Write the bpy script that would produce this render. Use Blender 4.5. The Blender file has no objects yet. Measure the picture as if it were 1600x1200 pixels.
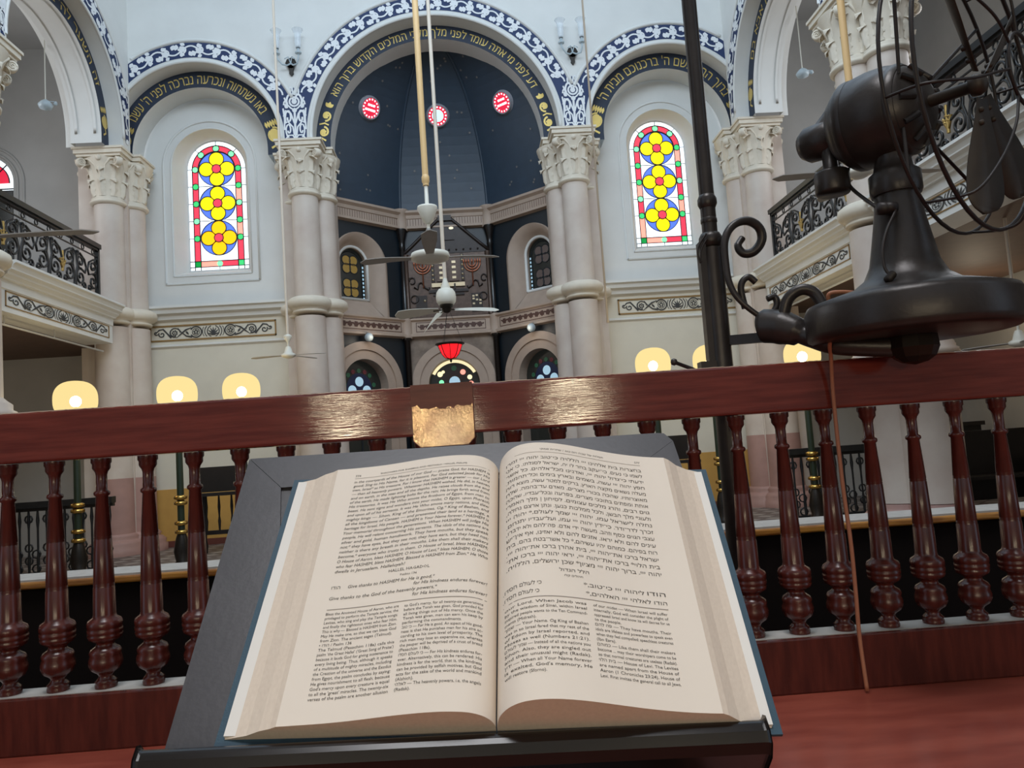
import bpy, bmesh, math, random
from math import sin, cos, pi, radians, sqrt, atan2
from mathutils import Vector, Matrix
random.seed(7)
C = bpy.context.scene.collection
SC = bpy.context.scene
XC = -0.26                      # axis of the hall (the camera stands right of it)
FGROT = radians(-1.2)           # the reading platform is turned slightly against the hall
RZ = Matrix.Rotation(FGROT, 4, 'Z')
OFF = {}

class MB:
    """collects geometry in world coordinates and links it as one mesh object"""
    def __init__(s):
        s.v = []; s.f = []; s.m = []; s.sm = []; s.jit = None; s.nj = 0
    def add(s, vs, fs, mi=0, smooth=False):
        b = len(s.v)
        if s.jit:                                   # painted pieces lie a hair over one another
            s.nj = (s.nj + 1) % 24; q = s.nj*1.6e-4
            vs = [(p[0] + s.jit[0]*q, p[1] + s.jit[1]*q, p[2] + s.jit[2]*q) for p in vs]
        s.v += [tuple(p) for p in vs]
        for f in fs:
            s.f.append(tuple(b + i for i in f)); s.m.append(mi); s.sm.append(smooth)
    def box(s, x0, x1, y0, y1, z0, z1, mi=0, F=None):
        vs = [(x, y, z) for x in (x0, x1) for y in (y0, y1) for z in (z0, z1)]
        if F: vs = [F(*p) for p in vs]
        s.add(vs, [(0, 1, 3, 2), (4, 6, 7, 5), (0, 4, 5, 1), (2, 3, 7, 6), (0, 2, 6, 4), (1, 5, 7, 3)], mi)
    def lathe(s, prof, c=(0, 0, 0), seg=24, mi=0, M=None, a0=0, a1=2*pi, smooth=True, sq=None):
        full = abs(a1 - a0 - 2*pi) < 1e-6
        n = seg if full else seg + 1
        vs = []
        for r, z in prof:
            for k in range(n):
                a = a0 + (a1 - a0)*k/seg
                p = Vector((r*cos(a), r*sin(a), z))
                if M is not None: p = M @ p
                vs.append((p.x + c[0], p.y + c[1], p.z + c[2]))
        fs = []
        for i in range(len(prof) - 1):
            for k in range(seg):
                k2 = (k + 1) % n if full else k + 1
                fs.append((i*n + k, i*n + k2, (i + 1)*n + k2, (i + 1)*n + k))
        s.add(vs, fs, mi, smooth)
        if full:
            for i, fl in ((0, True), (len(prof) - 1, False)):
                if prof[i][0] > 1e-4:
                    loop = [vs[i*n + k] for k in range(n)]
                    s.add(loop, [tuple(range(n))], mi)
    def tube(s, pts, r, seg=8, mi=0, cap=True, flat=1.0, up=None, smooth=True, closed=False):
        P = [Vector(p) for p in pts]; n = len(P)
        R = r if isinstance(r, (list, tuple)) else [r]*n
        if len(R) != n:
            R = [R[0] + (R[-1] - R[0])*i/(n - 1) for i in range(n)]
        vs = []; N = None
        for i in range(n):
            if closed: T = (P[(i + 1) % n] - P[i - 1])
            else: T = (P[min(i + 1, n - 1)] - P[max(i - 1, 0)])
            if T.length < 1e-9: T = Vector((0, 0, 1))
            T.normalize()
            if N is None:
                h = Vector(up) if up else (Vector((0, 0, 1)) if abs(T.z) < .9 else Vector((1, 0, 0)))
                N = (h - T*h.dot(T)).normalized()
            else:
                q = N - T*N.dot(T)
                if q.length > 1e-6: N = q.normalized()
            B = T.cross(N)
            for k in range(seg):
                a = 2*pi*k/seg + pi/seg
                vs.append(P[i] + N*(cos(a)*R[i]*flat) + B*(sin(a)*R[i]))
        fs = []
        for i in range(n if closed else n - 1):
            j = (i + 1) % n
            for k in range(seg):
                k2 = (k + 1) % seg
                fs.append((i*seg + k, i*seg + k2, j*seg + k2, j*seg + k))
        if cap and not closed:
            fs.append(tuple(range(seg))); fs.append(tuple((n - 1)*seg + k for k in range(seg)))
        s.add(vs, fs, mi, smooth)
    def ribbon(s, pts, w, F, mi=0):
        n = len(pts)
        W = w if isinstance(w, (list, tuple)) else [w]*n
        if len(W) != n: W = [W[0] + (W[-1] - W[0])*i/(n - 1) for i in range(n)]
        vs = []
        for i in range(n):
            a = pts[max(i - 1, 0)]; b = pts[min(i + 1, n - 1)]
            dx, dy = b[0] - a[0], b[1] - a[1]; L = sqrt(dx*dx + dy*dy) or 1
            nx, ny = -dy/L*W[i]/2, dx/L*W[i]/2
            vs.append(F(pts[i][0] + nx, pts[i][1] + ny)); vs.append(F(pts[i][0] - nx, pts[i][1] - ny))
        s.add(vs, [(2*i, 2*i + 1, 2*i + 3, 2*i + 2) for i in range(n - 1)], mi)
    def disc(s, c, r, F, mi=0, n=12, ry=None, rot=0):
        ry = ry or r
        vs = []
        for k in range(n):
            a = 2*pi*k/n; x, y = r*cos(a), ry*sin(a)
            vs.append(F(c[0] + x*cos(rot) - y*sin(rot), c[1] + x*sin(rot) + y*cos(rot)))
        s.add(vs, [tuple(range(n))], mi)
    def ring(s, c, r0, r1, F, mi=0, n=20, a0=0, a1=2*pi):
        vs = []
        for k in range(n + 1):
            a = a0 + (a1 - a0)*k/n
            vs.append(F(c[0] + r0*cos(a), c[1] + r0*sin(a))); vs.append(F(c[0] + r1*cos(a), c[1] + r1*sin(a)))
        s.add(vs, [(2*k, 2*k + 1, 2*k + 3, 2*k + 2) for k in range(n)], mi)
    def poly(s, pts, mi=0, smooth=False):
        s.add(pts, [tuple(range(len(pts)))], mi, smooth)
    def prism(s, pts2, F, d0, d1, mi=0, smooth=False):
        """closed outline pts2 (a,b) swept between depths d0 and d1 through F(a,b,d)"""
        n = len(pts2)
        vs = [F(a, b, d0) for a, b in pts2] + [F(a, b, d1) for a, b in pts2]
        s.add(vs, [tuple(range(n)), tuple(range(2*n - 1, n - 1, -1))], mi)
        s.add(vs, [(i, (i + 1) % n, n + (i + 1) % n, n + i) for i in range(n)], mi, smooth)
    def sweep(s, prof, F, t0, t1, mi=0):
        """open moulding profile [(d,z)] swept along t: F(t,d,z)"""
        n = len(prof)
        vs = [F(t0, d, z) for d, z in prof] + [F(t1, d, z) for d, z in prof]
        s.add(vs, [(i, i + 1, n + i + 1, n + i) for i in range(n - 1)], mi)
        s.add(vs, [tuple(range(n)), tuple(range(2*n - 1, n - 1, -1))], mi)
    def build(s, name, mats, parent=None, smooth_angle=None):
        if not isinstance(mats, (list, tuple)): mats = [mats]
        o = Vector((0, 0, 0))
        if parent is not None: o = OFF[parent.name]
        me = bpy.data.meshes.new(name)
        me.from_pydata([(x - o.x, y - o.y, z - o.z) for x, y, z in s.v], [], s.f)
        for m in mats: me.materials.append(m)
        me.polygons.foreach_set('material_index', s.m)
        me.polygons.foreach_set('use_smooth', s.sm)
        me.update()
        ob = bpy.data.objects.new(name, me); C.objects.link(ob)
        if parent is not None: ob.parent = parent
        OFF[ob.name] = o
        return ob
    def fix(s):
        bm = bmesh.new()
        return s

def recalc(ob):
    bm = bmesh.new(); bm.from_mesh(ob.data)
    bmesh.ops.remove_doubles(bm, verts=bm.verts, dist=1e-5)
    bmesh.ops.recalc_face_normals(bm, faces=bm.faces)
    bm.to_mesh(ob.data); bm.free()
    return ob

def bevel(ob, w, seg=2):
    m = ob.modifiers.new('bevel', 'BEVEL'); m.width = w; m.segments = seg; m.limit_method = 'ANGLE'; m.angle_limit = radians(40)
    return ob

def thing(name, label, cat, loc=(0, 0, 0), group=None):
    o = bpy.data.objects.new(name, None); C.objects.link(o)
    o.location = loc; o['label'] = label; o['category'] = cat
    o.empty_display_size = .05
    if group: o['group'] = group
    OFF[o.name] = Vector(loc)
    return o
def tag(o, label, cat, group=None):
    o['label'] = label; o['category'] = cat
    if group: o['group'] = group
    return o
def struct(o):
    o['kind'] = 'structure'; return o
def dup(root, delta, label=None, mirror=None):
    """copy of a thing with copies of its parts and sub-parts, moved by delta"""
    r = root.copy(); C.objects.link(r)
    r.location = root.location + Vector(delta)
    if label: r['label'] = label
    for ch in list(root.children):
        c = ch.copy(); C.objects.link(c); c.parent = r
        for g in list(ch.children):
            d = g.copy(); C.objects.link(d); d.parent = c
    return r
def fg(o):
    """turn a foreground thing with the reading platform"""
    o.location = RZ @ Vector(o.location); o.rotation_euler.z += FGROT
    return o

# ---------------------------------------------------------------- materials
def srgb(*c):
    c = [x/255 for x in c]
    return tuple((x/12.92 if x <= .04045 else ((x + .055)/1.055)**2.4) for x in c) + (1,)
def mat(name, col, rough=.6, metal=0, var=0, vscale=8, bump=0, bscale=40, spec=.5, col2=None, stretch=(1, 1, 1), coat=0):
    m = bpy.data.materials.new(name); m.use_nodes = True
    nt = m.node_tree; N = nt.nodes; b = N['Principled BSDF']
    b.inputs['Base Color'].default_value = col
    b.inputs['Roughness'].default_value = rough; b.inputs['Metallic'].default_value = metal
    b.inputs['Specular IOR Level'].default_value = spec
    if coat: b.inputs['Coat Weight'].default_value = coat; b.inputs['Coat Roughness'].default_value = .15
    if var or col2 or bump:
        tc = N.new('ShaderNodeTexCoord'); mp = N.new('ShaderNodeMapping'); mp.inputs['Scale'].default_value = stretch
        nt.links.new(tc.outputs['Object'], mp.inputs['Vector'])
    if var or col2:
        no = N.new('ShaderNodeTexNoise'); no.inputs['Scale'].default_value = vscale; no.inputs['Detail'].default_value = 6
        nt.links.new(mp.outputs['Vector'], no.inputs['Vector'])
        mx = N.new('ShaderNodeMix'); mx.data_type = 'RGBA'
        c2 = col2 or tuple(x*(1 - var) for x in col[:3]) + (1,)
        mx.inputs[6].default_value = col; mx.inputs[7].default_value = c2
        rp = N.new('ShaderNodeMapRange'); rp.inputs[1].default_value = .35; rp.inputs[2].default_value = .65
        nt.links.new(no.outputs['Fac'], rp.inputs[0]); nt.links.new(rp.outputs[0], mx.inputs[0])
        nt.links.new(mx.outputs[2], b.inputs['Base Color'])
    if bump:
        nb = N.new('ShaderNodeTexNoise'); nb.inputs['Scale'].default_value = bscale; nb.inputs['Detail'].default_value = 4
        nt.links.new(mp.outputs['Vector'], nb.inputs['Vector'])
        bp = N.new('ShaderNodeBump'); bp.inputs['Strength'].default_value = bump; bp.inputs['Distance'].default_value = .01
        nt.links.new(nb.outputs['Fac'], bp.inputs['Height']); nt.links.new(bp.outputs['Normal'], b.inputs['Normal'])
    return m
def emit(name, col, st, mixcol=None):
    m = bpy.data.materials.new(name); m.use_nodes = True
    b = m.node_tree.nodes['Principled BSDF']
    b.inputs['Base Color'].default_value = mixcol or col; b.inputs['Roughness'].default_value = .25
    b.inputs['Emission Color'].default_value = col; b.inputs['Emission Strength'].default_value = st
    return m

M = {}
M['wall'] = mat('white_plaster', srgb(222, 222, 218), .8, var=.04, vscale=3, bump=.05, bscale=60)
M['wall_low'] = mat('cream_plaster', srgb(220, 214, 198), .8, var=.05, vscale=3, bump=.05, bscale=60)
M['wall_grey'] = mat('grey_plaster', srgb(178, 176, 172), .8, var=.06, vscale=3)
M['trim'] = mat('white_painted_moulding', srgb(226, 226, 222), .6, var=.03, vscale=5)
M['ochre'] = mat('ochre_painted_plaster', srgb(206, 160, 84), .75, var=.1, vscale=5)
M['skirt'] = mat('red_brown_skirting_paint', srgb(110, 58, 48), .7)
M['stone'] = mat('pink_marble', srgb(208, 196, 184), .55, vscale=2.5, col2=srgb(196, 180, 168))
M['stone_red'] = mat('rose_painted_stone', srgb(176, 138, 128), .55, var=.12, vscale=5)
M['capital'] = mat('cream_carved_stone', srgb(224, 214, 196), .7, var=.06, vscale=10)
M['navy'] = mat('navy_paint', srgb(26, 48, 92), .6, var=.1, vscale=8)
M['navy_dk'] = mat('dark_navy_paint', srgb(34, 46, 66), .6, var=.1, vscale=8)
M['gold'] = mat('gold_paint', srgb(214, 186, 104), .42, metal=.35)
M['orn'] = mat('white_painted_ornament', srgb(228, 230, 232), .7)
M['ink'] = mat('dark_grey_ornament_paint', srgb(62, 62, 62), .7)
M['brownline'] = mat('brown_gilt_line', srgb(150, 118, 70), .55, metal=.2)
M['apse'] = mat('midnight_blue_paint', srgb(46, 62, 78), .45, var=.12, vscale=6)
M['apse_low'] = mat('dark_blue_green_paint', srgb(20, 30, 38), .4, var=.15, vscale=6)
M['star'] = mat('faded_gold_star_paint', srgb(120, 116, 112), .5)
M['beige'] = mat('beige_apse_stone', srgb(180, 160, 144), .6, var=.08, vscale=6)
M['ark_stone'] = mat('brown_veined_ark_stone', srgb(146, 130, 114), .5, vscale=5, col2=srgb(112, 96, 84))
M['beige_dk'] = mat('brown_frieze_paint', srgb(84, 58, 50), .6)
M['black_iron'] = mat('black_cast_iron', srgb(46, 46, 46), .38, metal=.4, var=.2, vscale=20)
M['iron_gilt'] = mat('gilded_iron', srgb(186, 156, 92), .4, metal=.7)
M['iron_fan'] = mat('dark_enamel_iron', srgb(58, 53, 51), .36, metal=.25, var=.25, vscale=30, bump=.04, bscale=150)
M['bronze'] = mat('dark_bronze', srgb(44, 38, 32), .36, metal=.5, var=.2, vscale=40)
M['blade'] = mat('tarnished_brass_blade', srgb(66, 58, 50), .5, metal=.3, var=.25, vscale=30)
M['dark_wood'] = mat('near_black_wood', srgb(30, 24, 22), .4, var=.3, vscale=10)
M['floor_dark'] = mat('dark_hall_floor', srgb(26, 20, 18), .6, var=.3, vscale=4)
M['brass'] = mat('brass', srgb(196, 160, 88), .25, metal=1)
M['copper'] = mat('copper', srgb(190, 120, 92), .35, metal=.7)
M['white_enamel'] = mat('white_enamel', srgb(226, 222, 208), .35)
M['grey_enamel'] = mat('grey_enamel', srgb(150, 148, 142), .35)
M['dust_blade'] = mat('dusty_fan_blade', srgb(172, 166, 158), .5, var=.1, vscale=10)
M['tan_rod'] = mat('tan_painted_rod', srgb(236, 198, 140), .4)
M['cream_rod'] = mat('pale_painted_rod', srgb(222, 208, 190), .4)
M['soffit'] = mat('brown_timber_soffit', srgb(104, 80, 66), .6, var=.15, vscale=5)
M['green_pole'] = mat('dark_green_enamel', srgb(34, 46, 30), .35)
M['cable'] = mat('brown_rubber_cable', srgb(168, 112, 84), .55)
M['black_wire'] = mat('black_wire', srgb(36, 28, 26), .5)
M['lead'] = mat('window_lead', srgb(26, 36, 44), .5)
M['dusty_top'] = mat('dusty_ledge', srgb(170, 166, 160), .6, var=.15, vscale=30)
M['page'] = mat('cream_paper', srgb(236, 224, 210), .75, var=.02, vscale=20)
M['flyleaf'] = mat('white_flyleaf_paper', srgb(232, 228, 222), .75)
M['print'] = mat('black_print', srgb(66, 60, 56), .8)
M['print_grey'] = mat('grey_print', srgb(150, 140, 132), .8)
M['cover'] = mat('blue_book_cloth', srgb(42, 74, 92), .6, var=.1, vscale=200, bump=.05, bscale=900)
M['leather'] = mat('worn_charcoal_leather', srgb(62, 60, 64), .34, var=.18, vscale=25, bump=.015, bscale=260)
M['shadow_wood'] = mat('shade_black_wood', srgb(22, 16, 14), .9, spec=.1)
M['lip'] = mat('polished_black_wood', srgb(24, 19, 18), .22, var=.2, vscale=20)
M['clear_glass'] = None
def wood_mat(name, c1, c2, rough, stretch, bump, coat, bs=60, scale=6):
    m = mat(name, c1, rough, col2=c2, vscale=scale, stretch=stretch, bump=bump, bscale=bs, coat=coat, spec=.5)
    return m
M['rail'] = wood_mat('varnished_mahogany', srgb(122, 56, 47), srgb(98, 41, 36), .085, (3.2, 30, 42), .03, .0, 9, 3)
M['rail'].node_tree.nodes['Principled BSDF'].inputs['Specular IOR Level'].default_value = .6
M['rail_dull'] = wood_mat('dull_brown_wood', srgb(118, 66, 52), srgb(96, 50, 40), .5, (3, 30, 30), .004, .0, 30, 3)
M['baluster'] = wood_mat('turned_mahogany', srgb(88, 38, 30), srgb(64, 25, 20), .26, (20, 20, 3), .002, .15, 30, 4)
M['desk'] = wood_mat('red_brown_polished_table_wood', srgb(156, 78, 62), srgb(130, 58, 46), .34, (3, 12, 12), .003, .1, 30, 2)
M['plate'] = wood_mat('varnish_with_gold_glint', srgb(200, 170, 128), srgb(150, 116, 84), .12, (1, 1, 1), .08, .3, 200, 40)  # gold tone carries the lamp reflection on the plate
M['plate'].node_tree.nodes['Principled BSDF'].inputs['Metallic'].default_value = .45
M['edge_wood'] = wood_mat('golden_brown_step_edge', srgb(176, 120, 44), srgb(130, 78, 26), .35, (3, 20, 20), .1, .2, 30, 4)

def tile_mat():
    m = bpy.data.materials.new('patterned_floor_tile'); m.use_nodes = True
    nt = m.node_tree; N = nt.nodes; b = N['Principled BSDF']
    tc = N.new('ShaderNodeTexCoord'); mp = N.new('ShaderNodeMapping'); mp.inputs['Scale'].default_value = (4.5, 4.5, 4.5); mp.inputs['Rotation'].default_value = (0, 0, .785)
    nt.links.new(tc.outputs['Object'], mp.inputs['Vector'])
    ch = N.new('ShaderNodeTexChecker'); ch.inputs['Scale'].default_value = 1.0
    ch.inputs['Color1'].default_value = srgb(146, 136, 128); ch.inputs['Color2'].default_value = srgb(108, 96, 90)
    nt.links.new(mp.outputs['Vector'], ch.inputs['Vector'])
    br = N.new('ShaderNodeTexBrick'); br.offset = 0; br.inputs['Scale'].default_value = 1; br.inputs['Mortar Size'].default_value = .06
    br.inputs['Brick Width'].default_value = 1; br.inputs['Row Height'].default_value = 1
    br.inputs['Mortar'].default_value = srgb(72, 62, 58)
    nt.links.new(mp.outputs['Vector'], br.inputs['Vector'])
    nt.links.new(ch.outputs['Color'], br.inputs['Color1']); nt.links.new(ch.outputs['Color'], br.inputs['Color2'])
    nt.links.new(br.outputs['Color'], b.inputs['Base Color']); b.inputs['Roughness'].default_value = .55
    return m
M['tile'] = tile_mat()
def pages_mat():
    m = bpy.data.materials.new('stacked_page_edges'); m.use_nodes = True
    nt = m.node_tree; N = nt.nodes; b = N['Principled BSDF']
    tc = N.new('ShaderNodeTexCoord'); mp = N.new('ShaderNodeMapping'); mp.inputs['Scale'].default_value = (500, 4, 500)
    nt.links.new(tc.outputs['Object'], mp.inputs['Vector'])
    no = N.new('ShaderNodeTexNoise'); no.inputs['Scale'].default_value = 1
    nt.links.new(mp.outputs['Vector'], no.inputs['Vector'])
    mx = N.new('ShaderNodeMix'); mx.data_type = 'RGBA'
    mx.inputs[6].default_value = srgb(232, 217, 200); mx.inputs[7].default_value = srgb(216, 199, 182)
    nt.links.new(no.outputs['Fac'], mx.inputs[0]); nt.links.new(mx.outputs[2], b.inputs['Base Color']); b.inputs['Roughness'].default_value = .8
    return m
M['pages'] = pages_mat()
def glass_mat(name, col, fac, rough=.1):
    m = bpy.data.materials.new(name); m.use_nodes = True
    nt = m.node_tree; N = nt.nodes; b = N['Principled BSDF']; out = N['Material Output']
    b.inputs['Base Color'].default_value = col; b.inputs['Roughness'].default_value = rough
    t = N.new('ShaderNodeBsdfTransparent'); mx = N.new('ShaderNodeMixShader'); mx.inputs[0].default_value = fac
    nt.links.new(t.outputs[0], mx.inputs[1]); nt.links.new(b.outputs[0], mx.inputs[2]); nt.links.new(mx.outputs[0], out.inputs['Surface'])
    return m
M['clear_glass'] = glass_mat('clear_glass', srgb(230, 238, 244), .42)
M['milk_glass'] = glass_mat('frosted_glass', srgb(190, 205, 212), .75, .3)
def globe_mat():
    m = bpy.data.materials.new('lit_opal_globe_glass'); m.use_nodes = True
    nt = m.node_tree; N = nt.nodes; out = N['Material Output']
    e = N.new('ShaderNodeEmission'); e.inputs[0].default_value = srgb(255, 230, 160); e.inputs[1].default_value = 1.0
    t = N.new('ShaderNodeBsdfTransparent'); t.inputs[0].default_value = (1, .93, .75, 1)
    mx = N.new('ShaderNodeMixShader'); mx.inputs[0].default_value = .72
    nt.links.new(t.outputs[0], mx.inputs[1]); nt.links.new(e.outputs[0], mx.inputs[2]); nt.links.new(mx.outputs[0], out.inputs['Surface'])
    return m
M['globe'] = globe_mat()
M['bulb'] = emit('lit_bulb', (1, .93, .75, 1), 60)
# stained glass, back-lit by daylight
G = dict(w=emit('backlit_white_glass', (.86, .95, 1, 1), 1.25), y=emit('backlit_yellow_glass', srgb(255, 226, 10), 1.0), o=emit('backlit_amber_glass', srgb(255, 186, 8), 1.0),
         r=emit('backlit_red_glass', srgb(222, 62, 84), .9), s=emit('backlit_salmon_glass', srgb(255, 160, 140), .95), g=emit('backlit_green_glass', srgb(60, 196, 110), .9),
         h=emit('backlit_mint_glass', srgb(130, 232, 170), .95), b=emit('backlit_blue_glass', srgb(84, 116, 226), .95), d=emit('backlit_deep_red_glass', srgb(206, 30, 60), .95),
         f=emit('backlit_dark_green_glass', srgb(10, 140, 60), .9))
GD = dict(w=emit('dim_pale_glass', srgb(150, 180, 196), .8), y=emit('dim_amber_glass', srgb(108, 88, 42), .7), b=emit('dim_navy_glass', srgb(20, 30, 56), .3), n=emit('dark_glass', srgb(26, 28, 26), .5),
          r=emit('dim_red_glass', srgb(80, 30, 38), .35), g=emit('dim_green_glass', srgb(36, 76, 56), .35), c=emit('warm_glass_and_glint', srgb(240, 226, 180), 1.0))
M['red_lamp'] = emit('glowing_red_lamp_glass', srgb(250, 30, 40), .95)

# ---------------------------------------------------------------- lettering
from mathutils.geometry import tessellate_polygon
_tc = bpy.data.curves.new('lettering', 'FONT'); _to = bpy.data.objects.new('lettering', _tc); C.objects.link(_to)
def text_geo(body, res=2, shear=0.0, bold=0.0):
    """outlines of the built-in font, filled loop by loop (overlapping strokes stay solid)"""
    _tc.body = body; _tc.resolution_u = res; _tc.shear = shear; _tc.size = 1; _tc.offset = bold; _tc.fill_mode = 'NONE'
    bpy.context.view_layer.update()
    ev = _to.evaluated_get(bpy.context.evaluated_depsgraph_get()); me = ev.to_mesh()
    co = [(v.co.x, v.co.y) for v in me.vertices]; nx = {}
    for e in me.edges: nx.setdefault(e.vertices[0], []).append(e.vertices[1]); nx.setdefault(e.vertices[1], []).append(e.vertices[0])
    ev.to_mesh_clear()
    if not co: return [], [], 0, 0
    seen = set(); loops = []
    for v0 in range(len(co)):
        if v0 in seen or v0 not in nx: continue
        lp = [v0]; seen.add(v0); cur = v0
        while True:
            n_ = [q for q in nx[cur] if q not in seen]
            if not n_: break
            cur = min(n_) if cur == v0 else n_[0]
            seen.add(cur); lp.append(cur)
        if len(lp) > 2: loops.append(lp)
    def ar(lp): return sum(co[lp[i - 1]][0]*co[lp[i]][1] - co[lp[i]][0]*co[lp[i - 1]][1] for i in range(len(lp)))
    A = [ar(l) for l in loops]
    bb = [(min(co[i][0] for i in l), min(co[i][1] for i in l), max(co[i][0] for i in l), max(co[i][1] for i in l)) for l in loops]
    order = sorted(range(len(loops)), key=lambda i: -abs(A[i])); outer = []; hole = {}
    for h in order:
        c_ = [i for i in outer if A[i]*A[h] < 0 and bb[i][0] <= bb[h][0] and bb[i][1] <= bb[h][1] and bb[i][2] >= bb[h][2] and bb[i][3] >= bb[h][3]]
        if c_: hole[min(c_, key=lambda i: abs(A[i]))].append(h)
        else: outer.append(h); hole[h] = []
    fs = []
    for i in outer:
        ls = [loops[i]] + [loops[h] for h in hole[i]]; flat = [q for l in ls for q in l]
        for t in tessellate_polygon([[Vector((co[q][0], co[q][1], 0)) for q in l] for l in ls]): fs.append(tuple(flat[k] for k in t))
    x0 = min(v[0] for v in co); x1 = max(v[0] for v in co)
    return [(x - x0, y) for x, y in co], fs, x1 - x0, 0
def put_text(mb, body, F, width=None, size=None, res=2, mi=0, align='l', x=0, y=0, shear=0, bold=0, maxw=None):
    vs, fs, w, _ = text_geo(body, res, shear, bold)
    if not vs: return 0
    sx = sy = size
    if width is not None: sx = width/w
    elif maxw is not None and w*sx > maxw: sx = maxw/w
    W = w*sx
    ox = x - (0 if align == 'l' else W/2 if align == 'c' else W)
    mb.add([F(ox + a*sx, y + b*sy) for a, b in vs], fs, mi)
    return W

# ---------------------------------------------------------------- ornament
def spiral(cx, cy, r0, turns, a0, d=1, n=16, k=.18):
    return [(cx + r0*(1 - (1 - k)*i/n)*cos(a0 + d*2*pi*turns*i/n), cy + r0*(1 - (1 - k)*i/n)*sin(a0 + d*2*pi*turns*i/n)) for i in range(n + 1)]
def flower(mb, c, r, F, mi, n=5, a0=0):
    for k in range(n):
        a = a0 + 2*pi*k/n
        mb.disc((c[0] + r*.62*cos(a), c[1] + r*.62*sin(a)), r*.42, F, mi, 8)
    mb.disc(c, r*.3, F, mi, 8)
def leaf(mb, c, L, w, a, F, mi):
    pts = []
    for t in (0, .25, .55, .8, 1, .8, .55, .25):
        pts.append(t)
    ws = [0, .35, .5, .3, 0, -.3, -.5, -.35]
    vs = [F(c[0] + L*t*cos(a) - w*s*sin(a), c[1] + L*t*sin(a) + w*s*cos(a)) for t, s in zip(pts, ws)]
    mb.add(vs, [tuple(range(8))], mi)
def vine(mb, L, H, F, mi, cell=1.15, wd=.12):
    """white flowering vine filling a band of length L, height H; F(s,t) with t in 0..H"""
    n = max(1, round(L/(H*cell))); c = L/n
    for i in range(n):
        sgn = 1 if i % 2 == 0 else -1; s0 = i*c
        mb.ribbon([(s0 + c*k/8, H*.5 - sgn*H*.3*cos(pi*k/8)) for k in range(9)], wd*H, F, mi)
        cx, cy = s0 + c*.5, H*.5 + sgn*H*.06
        mb.ribbon(spiral(cx, cy, H*.33, .85, -sgn*pi/2, sgn, 10, .3), wd*H*.8, F, mi)
        flower(mb, (cx, cy), H*.27, F, mi, 5, i*.7)
        leaf(mb, (s0 + c*.12, H*(.5 + sgn*.05)), H*.46, H*.36, sgn*1.25, F, mi); leaf(mb, (s0 + c*.5, H*(.5 - sgn*.2)), H*.32, H*.3, -sgn*1.9, F, mi)
        leaf(mb, (s0 + c*.92, H*(.5 - sgn*.1)), H*.44, H*.34, -sgn*1.1, F, mi)
        leaf(mb, (s0 + c*.35, H*(.5 - sgn*.22)), H*.38, H*.3, -sgn*.5, F, mi)
        leaf(mb, (s0 + c*.7, H*(.5 + sgn*.36)), H*.36, H*.28, sgn*2.6, F, mi)
def frieze(mb, L, H, F0, mi):
    """symmetrical painted scroll: shell in the middle, rosettes, vines running out to curls"""
    kx = L/(H*9.4); C0 = H*4.7
    F = lambda a, b: F0(a*kx, b)
    rb = lambda p, w, f: mb.ribbon(p, [x*1.35*H for x in w] if isinstance(w, list) else w*1.35*H, f, mi)
    c = H*.5
    for k in range(7):
        a = pi/2 + (k - 3)*.42
        leaf(mb, (C0 + H*.06*(k - 3), H*.14), H*.74, H*.11, a, F, mi)
    for sg in (1, -1):
        f = lambda a, b: F(C0 + sg*a, b)
        mb.ring((0, c), H*.43, H*.5, f, mi, 14, -1.2, 1.2); mb.ring((H*.08, c), H*.55, H*.62, f, mi, 12, -.8, .8); mb.ring((H*.16, c), H*.66, H*.71, f, mi, 10, -.6, .6)
        x = H*1.35
        mb.ring((x, c), H*.39, H*.49, f, mi, 22, .5, 2*pi - .5); mb.ring((x, c), H*.26, H*.31, f, mi, 16)
        for k in range(5): mb.disc((x + H*.14*cos(1.257*k + .3), c + H*.14*sin(1.257*k + .3)), H*.08, f, mi, 6)
        rb([(x + H*.3, H*.1), (x + H*.75, H*.2), (x + H*1.15, H*.55), (x + H*1.4, H*.9)], [.1, .04], f)
        rb([(x + H*.35, H*.88), (x + H*.8, H*.7), (x + H*1.2, H*.36), (x + H*1.55, H*.08)], [.04, .1, .08, .02], f)
        leaf(mb, (x + H*.55, H*.3), H*.4, H*.16, .9, f, mi)
        x = H*3.0
        rb(spiral(x, c, H*.42, .8, pi, -1, 14, .75), [.04, .1], f)
        for k in range(7): mb.disc((x + H*.17*cos(.9*k), c + H*.17*sin(.9*k)), H*.075, f, mi, 6)
        mb.disc((x, c), H*.06, f, mi, 6)
        rb([(x + H*.28, H*.12), (x + H*.6, H*.5), (x + H*.9, H*.85), (x + H*1.2, H*.8), (x + H*1.5, H*.5)], [.12, .08, .1, .08, .04], f)
        rb(spiral(x + H*1.0, H*.42, H*.26, 1.1, .6, -1, 14, .25), .07, f)
        rb(spiral(H*4.45, H*.55, H*.17, .8, pi*1.2, 1, 8, .4), .06, f)
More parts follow.
